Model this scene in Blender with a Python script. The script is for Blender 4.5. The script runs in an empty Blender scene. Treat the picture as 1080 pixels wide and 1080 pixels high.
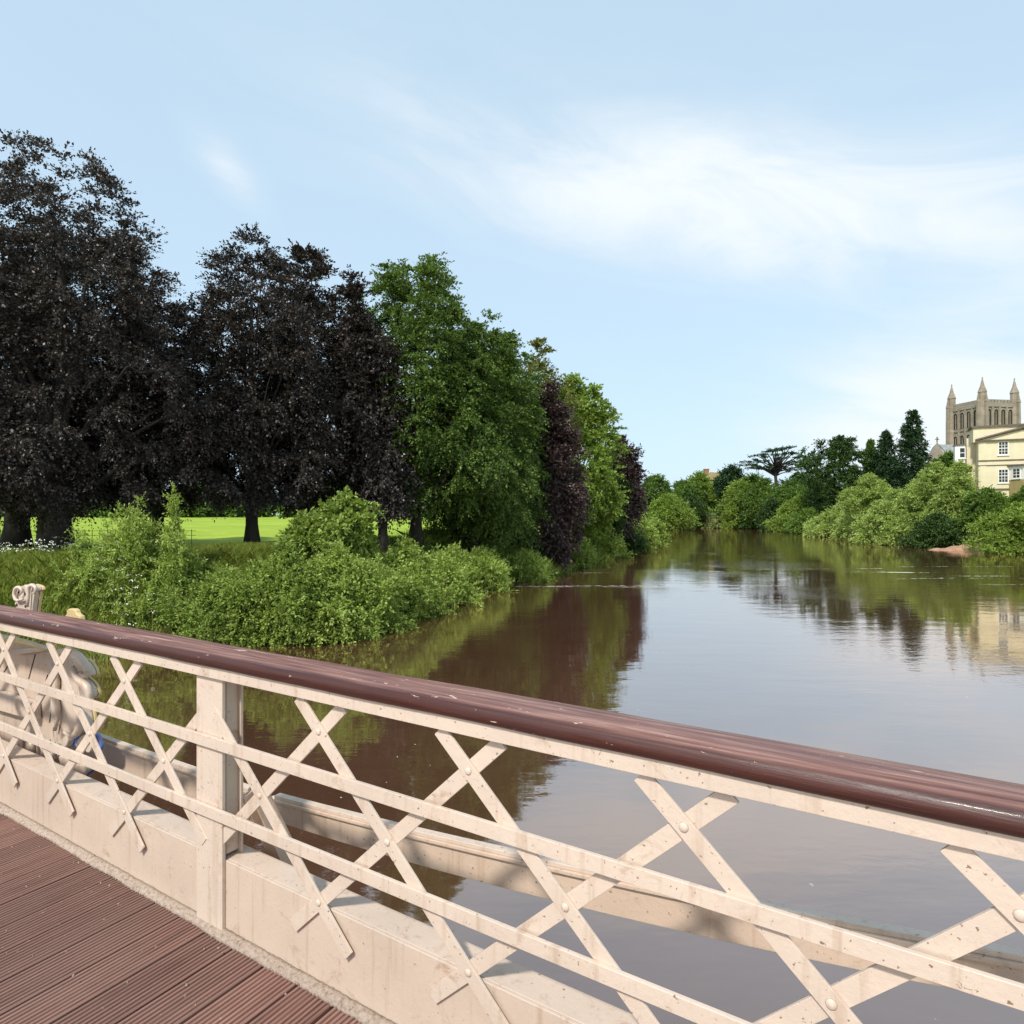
import bpy, math, random
import numpy as np
from mathutils import Vector, noise as mnoise

rad = math.radians
F, HZ, CAMZ = 675.0, 543.0, 1.65
WATER = CAMZ - 5.5
S = bpy.context.scene
col = S.collection
random.seed(7)

# ------------------------------------------------------------------ basics
def tag(o, label=None, cat=None, group=None, kind=None):
    if label: o['label'] = label
    if cat: o['category'] = cat
    if group: o['group'] = group
    if kind: o['kind'] = kind
    return o

def empty(name, loc=(0, 0, 0), rz=0.0):
    o = bpy.data.objects.new(name, None)
    col.objects.link(o)
    o.location = loc
    o.rotation_euler = (0, 0, rz)
    o.empty_display_size = 0.3
    return o

def link_mesh(name, me, mat, parent=None, loc=(0, 0, 0)):
    me.materials.append(mat)
    o = bpy.data.objects.new(name, me)
    col.objects.link(o)
    o.location = loc
    if parent: o.parent = parent
    return o

class MB:
    def __init__(s):
        s.v = []; s.f = []
    def quad(s, a, b, c, d):
        i = len(s.v); s.v += [a, b, c, d]; s.f.append((i, i+1, i+2, i+3))
    def box(s, x0, x1, y0, y1, z0, z1, fr=None):
        p = [(x0,y0,z0),(x1,y0,z0),(x1,y1,z0),(x0,y1,z0),(x0,y0,z1),(x1,y0,z1),(x1,y1,z1),(x0,y1,z1)]
        if fr: p = [fr(*q) for q in p]
        i = len(s.v); s.v += p
        s.f += [(i,i+3,i+2,i+1),(i+4,i+5,i+6,i+7),(i,i+1,i+5,i+4),(i+1,i+2,i+6,i+5),(i+2,i+3,i+7,i+6),(i+3,i,i+4,i+7)]
    def ring_tube(s, rings, caps=True):
        n = len(rings[0]); i = len(s.v)
        for r in rings: s.v += [tuple(q) for q in r]
        for k in range(len(rings)-1):
            for j in range(n):
                a = i+k*n+j; b = i+k*n+(j+1) % n
                s.f.append((a, b, b+n, a+n))
        if caps:
            s.f.append(tuple(i+j for j in range(n))[::-1])
            s.f.append(tuple(i+(len(rings)-1)*n+j for j in range(n)))
    def tube(s, pts, radii, n=8, caps=True, squash=1.0):
        rings = []
        pts = [Vector(p) for p in pts]
        up = Vector((0.13, 0.97, 0.2)).normalized()
        for k, p in enumerate(pts):
            d = (pts[min(k+1, len(pts)-1)]-pts[max(k-1, 0)])
            if d.length < 1e-9: d = Vector((0,0,1))
            d.normalize()
            a = d.cross(up)
            if a.length < 1e-3: a = d.cross(Vector((1,0,0)))
            a.normalize(); b = d.cross(a)
            r = radii[k] if hasattr(radii, '__len__') else radii
            rings.append([p+a*(r*math.cos(2*math.pi*j/n))+b*(r*squash*math.sin(2*math.pi*j/n)) for j in range(n)])
        s.ring_tube(rings, caps)
    def prism(s, poly, y0, y1, fr):
        """poly: list of (t,z); extruded in the second axis."""
        n = len(poly); i = len(s.v)
        s.v += [fr(t, y0, z) for t, z in poly]+[fr(t, y1, z) for t, z in poly]
        s.f.append(tuple(range(i, i+n))); s.f.append(tuple(range(i+2*n-1, i+n-1, -1)))
        for j in range(n):
            a = i+j; b = i+(j+1) % n
            s.f.append((a, a+n, b+n, b))
    def build(s, name, mat, parent=None, bevel=0, smooth=False, seg=2):
        me = bpy.data.meshes.new(name)
        me.from_pydata([tuple(q) for q in s.v], [], s.f)
        import bmesh
        bm = bmesh.new(); bm.from_mesh(me)
        bmesh.ops.recalc_face_normals(bm, faces=bm.faces)
        bm.to_mesh(me); bm.free()
        o = link_mesh(name, me, mat, parent)
        if bevel:
            m = o.modifiers.new('bevel', 'BEVEL'); m.width = bevel; m.segments = seg; m.limit_method = 'ANGLE'; m.angle_limit = rad(40)
        if smooth or bevel:
            for p in me.polygons: p.use_smooth = True
            if bevel and not smooth:
                m = o.modifiers.new('wn', 'WEIGHTED_NORMAL'); m.keep_sharp = False
        return o

# ------------------------------------------------------------------ materials
def mat(name):
    m = bpy.data.materials.new(name); m.use_nodes = True
    nt = m.node_tree; nt.nodes.clear()
    return m, nt
def N(nt, t, **kw):
    n = nt.nodes.new(t)
    for k, v in kw.items():
        if k in n.inputs: n.inputs[k].default_value = v
        else: setattr(n, k, v)
    return n
def L(nt, a, b): nt.links.new(a, b)
def ramp(nt, fac, stops, interp='LINEAR'):
    r = nt.nodes.new('ShaderNodeValToRGB'); r.color_ramp.interpolation = interp
    e = r.color_ramp.elements
    while len(e) > 1: e.remove(e[-1])
    e[0].position = stops[0][0]; e[0].color = (*stops[0][1], 1) if len(stops[0][1]) == 3 else stops[0][1]
    for p, c in stops[1:]:
        q = e.new(p); q.color = (*c, 1)
    L(nt, fac, r.inputs[0]); return r.outputs[0]
def g(v): return (v, v, v)
def noise(nt, scale, detail=4, rough=0.6, vec=None, mapscale=None, dist=0):
    n = N(nt, 'ShaderNodeTexNoise', Scale=scale, Detail=detail, Roughness=rough, Distortion=dist)
    tc = nt.nodes.new('ShaderNodeTexCoord'); src = tc.outputs['Object'] if vec is None else vec
    if mapscale:
        mp = nt.nodes.new('ShaderNodeMapping'); mp.inputs['Scale'].default_value = mapscale
        L(nt, src, mp.inputs[0]); src = mp.outputs[0]
    L(nt, src, n.inputs['Vector']); return n.outputs['Fac']
def mix(nt, fac, a, b, mode='MIX'):
    m = nt.nodes.new('ShaderNodeMix'); m.data_type = 'RGBA'; m.blend_type = mode
    for v, s in ((fac, m.inputs[0]), (a, m.inputs[6]), (b, m.inputs[7])):
        if hasattr(v, 'is_output'): L(nt, v, s)
        else: s.default_value = (*v, 1) if isinstance(v, tuple) else v
    return m.outputs[2]
def finish(nt, base, rough=0.7, bump=None, bstr=0.3, bdist=0.01, spec=0.5, coat=0):
    p = N(nt, 'ShaderNodeBsdfPrincipled'); out = N(nt, 'ShaderNodeOutputMaterial')
    if hasattr(base, 'is_output'): L(nt, base, p.inputs['Base Color'])
    else: p.inputs['Base Color'].default_value = (*base, 1)
    if hasattr(rough, 'is_output'): L(nt, rough, p.inputs['Roughness'])
    else: p.inputs['Roughness'].default_value = rough
    p.inputs['Specular IOR Level'].default_value = spec
    p.inputs['Coat Weight'].default_value = coat
    if bump is not None:
        b = N(nt, 'ShaderNodeBump', Strength=bstr, Distance=bdist)
        L(nt, bump, b.inputs['Height']); L(nt, b.outputs[0], p.inputs['Normal'])
    L(nt, p.outputs[0], out.inputs[0]); return p

def paint_mat(name, c, stain=(0.30, 0.17, 0.09), amt=0.5, rough=0.42):
    m, nt = mat(name)
    big = noise(nt, 2.2, 5, 0.65)
    c2 = tuple(x*0.86 for x in c)
    base = mix(nt, ramp(nt, big, [(0.35, g(0)), (0.7, g(1))]), c, c2)
    st = noise(nt, 7, 8, 0.75, dist=0.6)
    base = mix(nt, ramp(nt, st, [(0.575, g(0)), (0.70, g(amt))]), base, stain)
    sp = noise(nt, 70, 3, 0.6)
    base = mix(nt, ramp(nt, sp, [(0.665, g(0)), (0.70, g(0.85))]), base, tuple(x*0.5 for x in stain))
    run = noise(nt, 1.0, 5, 0.6, mapscale=(26, 26, 1.6))
    base = mix(nt, ramp(nt, run, [(0.55, g(0)), (0.72, g(0.4))]), base, stain)
    fine = noise(nt, 55, 6, 0.6)
    finish(nt, base, rough, fine, 0.35, 0.004)
    return m

def leaf_mat(name, c0, c1, c2, tr=0.3, clump=0.35, rough=0.55, spec=0.3):
    m, nt = mat(name)
    geo = nt.nodes.new('ShaderNodeNewGeometry')
    rnd = geo.outputs['Random Per Island']
    base = ramp(nt, rnd, [(0.0, c0), (0.55, c1), (1.0, c2)])
    nz = noise(nt, clump, 3, 0.6)
    base = mix(nt, ramp(nt, nz, [(0.38, g(0)), (0.62, g(0.55))]), base, tuple(x*0.55 for x in c1))
    p = N(nt, 'ShaderNodeBsdfPrincipled'); p.inputs['Roughness'].default_value = rough
    p.inputs['Specular IOR Level'].default_value = spec
    L(nt, base, p.inputs['Base Color'])
    t = N(nt, 'ShaderNodeBsdfTranslucent')
    tc = mix(nt, 1.0, base, (1.25, 1.25, 0.7), 'MULTIPLY')
    L(nt, tc, t.inputs[0])
    ms = N(nt, 'ShaderNodeMixShader'); ms.inputs[0].default_value = tr
    L(nt, p.outputs[0], ms.inputs[1]); L(nt, t.outputs[0], ms.inputs[2])
    out = N(nt, 'ShaderNodeOutputMaterial'); L(nt, ms.outputs[0], out.inputs[0])
    return m

M = {}
M['cream'] = paint_mat('cream_paint', (0.60, 0.485, 0.395), amt=0.6)
M['cream_plate'] = paint_mat('cream_paint_worn', (0.56, 0.44, 0.35), amt=0.75)
M['gold'] = paint_mat('yellow_paint', (0.62, 0.47, 0.22), amt=0.4)
M['blue'] = paint_mat('blue_paint', (0.07, 0.16, 0.48), amt=0.3)
M['beamp'] = paint_mat('beam_paint', (0.58, 0.44, 0.34), amt=0.4)
M['purple'] = leaf_mat('copper_beech_leaf', (0.023, 0.018, 0.016), (0.043, 0.034, 0.031), (0.115, 0.092, 0.082), 0.15, 0.3, 0.45, 0.5)
M['purple2'] = leaf_mat('plum_leaf', (0.034, 0.021, 0.021), (0.070, 0.044, 0.042), (0.15, 0.10, 0.09), 0.15, 0.4, 0.5, 0.45)
M['beech'] = leaf_mat('beech_leaf', (0.040, 0.075, 0.016), (0.095, 0.165, 0.032), (0.25, 0.35, 0.07), 0.35, 0.3)
M['lime'] = leaf_mat('lime_leaf', (0.11, 0.18, 0.03), (0.23, 0.34, 0.055), (0.42, 0.52, 0.12), 0.4, 0.4)
M['olive'] = leaf_mat('olive_leaf', (0.10, 0.12, 0.03), (0.20, 0.21, 0.06), (0.34, 0.34, 0.12), 0.35, 0.4)
M['bush'] = leaf_mat('willow_bush_leaf', (0.17, 0.25, 0.045), (0.34, 0.45, 0.09), (0.56, 0.64, 0.22), 0.4, 0.8)
M['bush2'] = leaf_mat('elder_bush_leaf', (0.13, 0.19, 0.035), (0.26, 0.36, 0.07), (0.46, 0.56, 0.16), 0.4, 0.8)
M['willow'] = leaf_mat('willow_leaf', (0.20, 0.28, 0.06), (0.36, 0.47, 0.12), (0.56, 0.64, 0.24), 0.4, 0.25)
M['darkgreen'] = leaf_mat('chestnut_leaf', (0.022, 0.05, 0.013), (0.05, 0.10, 0.022), (0.11, 0.19, 0.04), 0.25, 0.2)
M['midgreen'] = leaf_mat('mid_green_leaf', (0.06, 0.12, 0.018), (0.12, 0.21, 0.035), (0.24, 0.34, 0.07), 0.35, 0.2)
M['conifer'] = leaf_mat('conifer_leaf', (0.018, 0.045, 0.018), (0.036, 0.08, 0.030), (0.07, 0.13, 0.05), 0.15, 0.2)
M['palegreen'] = leaf_mat('pale_shrub_leaf', (0.18, 0.24, 0.07), (0.30, 0.36, 0.13), (0.45, 0.48, 0.22), 0.3, 0.4)
M['grassb'] = leaf_mat('bank_grass_blade', (0.12, 0.19, 0.03), (0.26, 0.35, 0.06), (0.46, 0.50, 0.15), 0.4, 0.6)
M['nettle'] = leaf_mat('meadow_plant_leaf', (0.12, 0.17, 0.025), (0.25, 0.31, 0.05), (0.44, 0.46, 0.11), 0.4, 0.6)

m, nt = mat('white_flower'); finish(nt, (0.80, 0.80, 0.70), 0.8); M['flower'] = m

def bark(name, c):
    m, nt = mat(name)
    n = noise(nt, 3, 6, 0.7, mapscale=(1, 1, 0.3))
    base = ramp(nt, n, [(0.3, tuple(x*0.5 for x in c)), (0.7, tuple(x*1.4 for x in c))])
    finish(nt, base, 0.9, n, 0.6, 0.05); return m
M['bark'] = bark('dark_bark', (0.035, 0.027, 0.022))
M['bark2'] = bark('grey_bark', (0.10, 0.085, 0.065))

# handrail wood : dark red brown gloss paint, chipped
m, nt = mat('handrail_wood')
gr = noise(nt, 1.0, 6, 0.65, mapscale=(2.2, 55, 55))
base = ramp(nt, gr, [(0.3, (0.030, 0.007, 0.005)), (0.62, (0.062, 0.015, 0.010)), (0.8, (0.10, 0.034, 0.024))])
sepn = nt.nodes.new('ShaderNodeSeparateXYZ'); tch = nt.nodes.new('ShaderNodeTexCoord'); L(nt, tch.outputs['Object'], sepn.inputs[0])
worn_lit_top = nt.nodes.new('ShaderNodeMapRange'); worn_lit_top.inputs['From Min'].default_value = 1.099; worn_lit_top.inputs['From Max'].default_value = 1.105; L(nt, sepn.outputs['Z'], worn_lit_top.inputs['Value'])
gw = ramp(nt, gr, [(0.34, (0.09, 0.034, 0.026)), (0.50, (0.19, 0.088, 0.068)), (0.60, (0.27, 0.145, 0.115)), (0.68, (0.42, 0.28, 0.23))])
base = mix(nt, worn_lit_top.outputs[0], base, gw)  # weathered top colour; also paints the lit top against the shaded front face
ch = noise(nt, 1.0, 6, 0.7, mapscale=(9, 34, 34), dist=0.5)
chm = ramp(nt, ch, [(0.645, g(0)), (0.66, g(1))])
base = mix(nt, chm, base, (0.62, 0.46, 0.38))
wr = noise(nt, 1.0, 5, 0.6, mapscale=(2.5, 12, 12))
rg = ramp(nt, wr, [(0.35, g(0.36)), (0.65, g(0.6))])
mh = nt.nodes.new('ShaderNodeMath'); mh.operation = 'SUBTRACT'; L(nt, gr, mh.inputs[0]); L(nt, chm, mh.inputs[1])
finish(nt, base, rg, mh.outputs[0], 0.8, 0.004, 0.5, 0.05)
M['handrail'] = m

# deck timber
m, nt = mat('deck_timber')
gr = noise(nt, 1.0, 6, 0.65, mapscale=(60, 2.2, 60))
big = noise(nt, 1.3, 5, 0.65)
geo = nt.nodes.new('ShaderNodeNewGeometry')
base = ramp(nt, gr, [(0.28, (0.13, 0.062, 0.046)), (0.72, (0.30, 0.16, 0.125))])
base = mix(nt, ramp(nt, big, [(0.4, g(0)), (0.75, g(0.55))]), base, (0.30, 0.19, 0.15))
isl = ramp(nt, geo.outputs['Random Per Island'], [(0, g(0.75)), (1, g(1.15))])
base = mix(nt, 1.0, base, isl, 'MULTIPLY')
deb = noise(nt, 45, 3, 0.5)
base = mix(nt, ramp(nt, deb, [(0.715, g(0)), (0.735, g(0.8))]), base, (0.42, 0.30, 0.22))
finish(nt, base, 0.7, gr, 0.5, 0.004)
M['deck'] = m
m, nt = mat('edge_mortar')
n = noise(nt, 55, 8, 0.8)
base = ramp(nt, n, [(0.34, (0.22, 0.14, 0.10)), (0.45, (0.48, 0.36, 0.28)), (0.58, (0.62, 0.50, 0.40))])
finish(nt, base, 0.95, n, 1.0, 0.02); M['mortar'] = m
m, nt = mat('deck_substructure'); finish(nt, (0.03, 0.02, 0.017), 0.9); M['under'] = m

# ground
m, nt = mat('ground_grass')
tc = nt.nodes.new('ShaderNodeTexCoord'); sep = nt.nodes.new('ShaderNodeSeparateXYZ'); L(nt, tc.outputs['Object'], sep.inputs[0])
n1 = noise(nt, 0.05, 5, 0.6); n2 = noise(nt, 1.2, 6, 0.7); n3 = noise(nt, 14, 3, 0.6)
base = ramp(nt, n1, [(0.35, (0.20, 0.30, 0.025)), (0.65, (0.30, 0.38, 0.035))])
base = mix(nt, ramp(nt, n2, [(0.4, g(0)), (0.7, g(0.5))]), base, (0.17, 0.27, 0.015))
stripe = noise(nt, 1.0, 2, 0.5, mapscale=(0.01, 0.25, 0.1))
base = mix(nt, ramp(nt, stripe, [(0.45, g(0)), (0.6, g(0.35))]), base, (0.34, 0.42, 0.06))
mr = nt.nodes.new('ShaderNodeMapRange'); mr.inputs['From Min'].default_value = WATER+0.7; mr.inputs['From Max'].default_value = WATER+2.6
L(nt, sep.outputs['Z'], mr.inputs['Value'])
soil = ramp(nt, n2, [(0.35, (0.085, 0.05, 0.028)), (0.7, (0.22, 0.15, 0.09))])
base = mix(nt, mr.outputs[0], soil, base)
finish(nt, base, 0.95, n3, 0.6, 0.05, 0.2); M['ground'] = m
m, nt = mat('river_sand')
n = noise(nt, 1.4, 6, 0.7)
finish(nt, ramp(nt, n, [(0.3, (0.24, 0.13, 0.075)), (0.7, (0.46, 0.29, 0.19))]), 0.95, n, 0.6, 0.1, 0.2); M['sand'] = m

# water
m, nt = mat('river_water')
tc = nt.nodes.new('ShaderNodeTexCoord')
murk = noise(nt, 0.12, 5, 0.65, dist=0.8)
base = ramp(nt, murk, [(0.3, (0.075, 0.034, 0.018)), (0.7, (0.115, 0.058, 0.034))])
# foam flecks drifting in streaks
fs = noise(nt, 1.0, 7, 0.72, mapscale=(0.05, 0.55, 1), dist=0.7)
sep = nt.nodes.new('ShaderNodeSeparateXYZ'); L(nt, tc.outputs['Object'], sep.inputs[0])
def smooth_band(sock, a, b, c, d):
    m1 = nt.nodes.new('ShaderNodeMapRange'); m1.interpolation_type = 'SMOOTHSTEP'; m1.inputs['From Min'].default_value = a; m1.inputs['From Max'].default_value = b
    m2 = nt.nodes.new('ShaderNodeMapRange'); m2.interpolation_type = 'SMOOTHSTEP'; m2.inputs['From Min'].default_value = c; m2.inputs['From Max'].default_value = d
    m2.inputs['To Min'].default_value = 1; m2.inputs['To Max'].default_value = 0
    L(nt, sock, m1.inputs['Value']); L(nt, sock, m2.inputs['Value'])
    mm = nt.nodes.new('ShaderNodeMath'); mm.operation = 'MULTIPLY'; L(nt, m1.outputs[0], mm.inputs[0]); L(nt, m2.outputs[0], mm.inputs[1]); return mm.outputs[0]
by = smooth_band(sep.outputs['Y'], 44, 54, 66, 80)
fm = nt.nodes.new('ShaderNodeMath'); fm.operation = 'MULTIPLY'
L(nt, ramp(nt, fs, [(0.60, g(0)), (0.64, g(1))]), fm.inputs[0]); L(nt, by, fm.inputs[1])
fl = noise(nt, 2.2, 4, 0.7)
fm2 = nt.nodes.new('ShaderNodeMath'); fm2.operation = 'MULTIPLY'; L(nt, fm.outputs[0], fm2.inputs[0]); L(nt, ramp(nt, fl, [(0.42, g(0)), (0.55, g(1))]), fm2.inputs[1])
fk = noise(nt, 5.5, 2, 0.5); fk2 = noise(nt, 0.25, 3, 0.6)
fm3 = nt.nodes.new('ShaderNodeMath'); fm3.operation = 'MULTIPLY'; L(nt, ramp(nt, fk, [(0.76, g(0)), (0.78, g(0.8))]), fm3.inputs[0]); L(nt, ramp(nt, fk2, [(0.52, g(0)), (0.6, g(1))]), fm3.inputs[1])
fmx = nt.nodes.new('ShaderNodeMath'); fmx.operation = 'MAXIMUM'; L(nt, fm2.outputs[0], fmx.inputs[0]); L(nt, fm3.outputs[0], fmx.inputs[1])
foam = fmx.outputs[0]
base = mix(nt, foam, base, (0.78, 0.72, 0.66))
r1 = noise(nt, 1.0, 3, 0.5, mapscale=(0.35, 0.9, 1)); r2 = noise(nt, 1.0, 3, 0.55, mapscale=(2.2, 4.5, 1), dist=0.4)
patch = ramp(nt, noise(nt, 0.045, 3, 0.6, dist=1.0), [(0.45, g(0.15)), (0.62, g(1))])
pm = nt.nodes.new('ShaderNodeMath'); pm.operation = 'MULTIPLY'; L(nt, r2, pm.inputs[0]); L(nt, patch, pm.inputs[1])
ad = nt.nodes.new('ShaderNodeMath'); ad.operation = 'MULTIPLY_ADD'; L(nt, r1, ad.inputs[0]); ad.inputs[1].default_value = 1.2; L(nt, pm.outputs[0], ad.inputs[2])
bmp = N(nt, 'ShaderNodeBump', Strength=0.14, Distance=0.06); L(nt, ad.outputs[0], bmp.inputs['Height'])
dif = N(nt, 'ShaderNodeBsdfDiffuse'); L(nt, base, dif.inputs['Color'])
glo = N(nt, 'ShaderNodeBsdfGlossy', Roughness=0.035); glo.inputs['Color'].default_value = (1.0, 0.91, 0.865, 1); L(nt, bmp.outputs[0], glo.inputs['Normal'])
lw = N(nt, 'ShaderNodeLayerWeight', Blend=0.5); L(nt, bmp.outputs[0], lw.inputs['Normal'])
pw = nt.nodes.new('ShaderNodeMath'); pw.operation = 'POWER'; L(nt, lw.outputs['Facing'], pw.inputs[0]); pw.inputs[1].default_value = 2.0
ml = nt.nodes.new('ShaderNodeMath'); ml.operation = 'MULTIPLY_ADD'; L(nt, pw.outputs[0], ml.inputs[0]); ml.inputs[1].default_value = .78; ml.inputs[2].default_value = .16
inv = nt.nodes.new('ShaderNodeMath'); inv.operation = 'MULTIPLY_ADD'; L(nt, foam, inv.inputs[0]); inv.inputs[1].default_value = -.9; inv.inputs[2].default_value = 1
fc_ = nt.nodes.new('ShaderNodeMath'); fc_.operation = 'MULTIPLY'; L(nt, ml.outputs[0], fc_.inputs[0]); L(nt, inv.outputs[0], fc_.inputs[1])
msh = N(nt, 'ShaderNodeMixShader'); L(nt, fc_.outputs[0], msh.inputs[0]); L(nt, dif.outputs[0], msh.inputs[1]); L(nt, glo.outputs[0], msh.inputs[2])
outw = N(nt, 'ShaderNodeOutputMaterial'); L(nt, msh.outputs[0], outw.inputs[0])
M['water'] = m

def stone(name, a, b, sc=0.6, brick=None):
    m, nt = mat(name)
    n = noise(nt, sc, 7, 0.7)
    base = ramp(nt, n, [(0.3, a), (0.7, b)])
    if brick:
        bt = N(nt, 'ShaderNodeTexBrick', Scale=brick)
        bt.inputs['Color1'].default_value = (1, 1, 1, 1); bt.inputs['Color2'].default_value = (0.82, 0.82, 0.82, 1); bt.inputs['Mortar'].default_value = (0.7, 0.7, 0.7, 1)
        tc = nt.nodes.new('ShaderNodeTexCoord'); mp = nt.nodes.new('ShaderNodeMapping'); mp.inputs['Rotation'].default_value = (rad(90), 0, 0)
        L(nt, tc.outputs['Object'], mp.inputs[0]); L(nt, mp.outputs[0], bt.inputs[0])
        base = mix(nt, 1.0, base, bt.outputs[0], 'MULTIPLY')
    finish(nt, base, 0.9, n, 0.4, 0.05, 0.2); return m
M['stone'] = stone('weathered_sandstone', (0.19, 0.15, 0.12), (0.34, 0.285, 0.235), 0.35)
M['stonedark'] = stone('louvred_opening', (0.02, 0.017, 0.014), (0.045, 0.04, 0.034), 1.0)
M['render'] = stone('cream_render', (0.56, 0.49, 0.33), (0.66, 0.59, 0.42), 0.8)
M['render2'] = stone('ochre_render', (0.28, 0.22, 0.10), (0.38, 0.30, 0.15), 0.8)
M['whitep'] = stone('white_joinery', (0.68, 0.66, 0.60), (0.78, 0.76, 0.70), 2)
M['trim'] = stone('dark_cornice_lead', (0.10, 0.075, 0.06), (0.16, 0.13, 0.10), 1)
M['slate'] = stone('grey_slate', (0.22, 0.23, 0.24), (0.36, 0.37, 0.38), 1.2, 1.2)
M['brick'] = stone('brown_brick', (0.20, 0.10, 0.06), (0.32, 0.17, 0.10), 1)
m, nt = mat('window_glass'); finish(nt, (0.02, 0.025, 0.03), 0.08); M['glass'] = m
m, nt = mat('iron_fence'); finish(nt, (0.05, 0.05, 0.045), 0.6); M['iron'] = m

# ------------------------------------------------------------------ river outline and terrain
LB = [(-600,-160),(-160,-60),(-70,-8),(-34,12),(-17.5,22),(-12.5,26),(-9,29),(-7.0,34),(-4.7,43),(-2.5,48),(0,51.5),(2.8,55.5),(4.8,60),(8.4,70),(12,77),(17,93),(26,116),(38,170),(52,240),(40,300),(0,345),(-120,380),(-700,430)]
RB = [(-600,-360),(-100,-160),(20,-60),(55,0),(66,50),(70.5,84),(71,100),(72,112),(80,150),(88,190),(95,225),(100,270),(104,312),(88,352),(40,385),(-100,440),(-700,520)]
POLY = np.array(LB + RB[::-1], float)
def river_sd(X, Y):
    X = np.asarray(X, float); Y = np.asarray(Y, float)
    P = np.stack([X, Y], -1); dmin = np.full(X.shape, 1e9); inside = np.zeros(X.shape, bool)
    n = len(POLY)
    for i in range(n):
        a = POLY[i]; b = POLY[(i+1) % n]
        ab = b-a
        t = np.clip(((P-a)@ab)/(ab@ab), 0, 1)
        d = np.linalg.norm(P-a-t[..., None]*ab, axis=-1)
        dmin = np.minimum(dmin, d)
        cond = (a[1] > Y) != (b[1] > Y)
        with np.errstate(divide='ignore', invalid='ignore'):
            xi = (b[0]-a[0])*(Y-a[1])/(b[1]-a[1])+a[0]
        inside ^= cond & (X < xi)
    return np.where(inside, -dmin, dmin)
def ss(x): x = np.clip(x, 0, 1); return x*x*(3-2*x)
RBX = np.array(RB[2:13]); 
def gz(X, Y):
    X = np.asarray(X, float); Y = np.asarray(Y, float)
    d = river_sd(X, Y)
    mid = np.interp(Y, [-60, 0, 50, 100, 150, 240, 312, 352], [0, 10, 30, 45, 58, 75, 85, 60])
    right = (X > mid) & (Y < 352) | (Y > 352) & (X > -40)
    wob = 0.18*np.sin(X*0.7+1.3*np.sin(Y*0.31))+0.12*np.sin(Y*0.9+X*0.23)
    hl = -0.35 - WATER + ss((Y-60)/200)*1.15*(d > 0)
    left = WATER - 0.1 + ss(d/5.0)*hl + wob*ss(d/3)*0.6
    hr = 9.0 + ss((d-25)/120)*5
    # far bend of the river keeps low banks
    hr = np.where(Y > 230, 5.5, hr - ss((Y-120)/110)*3.5)
    rgt = WATER - 0.1 + ss(d/16.0)*hr + wob*ss(d/3)*0.8
    land = np.where(right, rgt, left)
    bed = WATER - 0.1 - np.minimum(-d*0.4, 2.5)
    return np.where(d > 0, land, bed)
def gz1(x, y): return float(gz(np.array([x]), np.array([y]))[0])

def axis(lo, hi, step, far, growth=1.25):
    a = list(np.arange(lo, hi+1e-6, step)); s = step
    x = a[-1]
    while x < far: s *= growth; x += s; a.append(x)
    s = step; x = a[0]; b = []
    while x > -far: s *= growth; x -= s; b.append(x)
    return np.array(b[::-1]+a)
def grid_mesh(name, xs, ys, zfun, matl, parent=None):
    XX, YY = np.meshgrid(xs, ys); ZZ = zfun(XX, YY)
    nx, ny = len(xs), len(ys)
    co = np.stack([XX, YY, ZZ], -1).reshape(-1, 3).astype(np.float32)
    idx = np.arange(nx*ny).reshape(ny, nx)
    fc = np.stack([idx[:-1, :-1], idx[:-1, 1:], idx[1:, 1:], idx[1:, :-1]], -1).reshape(-1, 4)
    me = np_mesh(name, co, fc); me.polygons.foreach_set('use_smooth', np.ones(len(fc), bool))
    return link_mesh(name, me, matl, parent)
def np_mesh(name, co, fc):
    me = bpy.data.meshes.new(name); k = fc.shape[1]
    me.vertices.add(len(co)); me.vertices.foreach_set('co', co.astype(np.float32).ravel())
    me.loops.add(fc.size); me.loops.foreach_set('vertex_index', fc.astype(np.int32).ravel())
    me.polygons.add(len(fc)); me.polygons.foreach_set('loop_start', (np.arange(len(fc))*k).astype(np.int32))
    me.update(calc_edges=True); return me

ground = grid_mesh('ground', axis(-60, 120, 1.25, 5000), axis(5, 340, 1.5, 5000), gz, M['ground'])
tag(ground, 'grassy river banks and bright green lawn beneath the trees', kind='structure')
w = grid_mesh('water', np.array([-5000., -200, -40, 20, 100, 300, 5000]), np.array([-5000., -100, 0, 60, 200, 400, 5000]), lambda x, y: np.full(x.shape, WATER), M['water'])
tag(w, 'calm brown river water reflecting sky and trees', kind='structure')
# keep the water sheet out of land that dips: the ground is always higher than it outside the river

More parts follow.
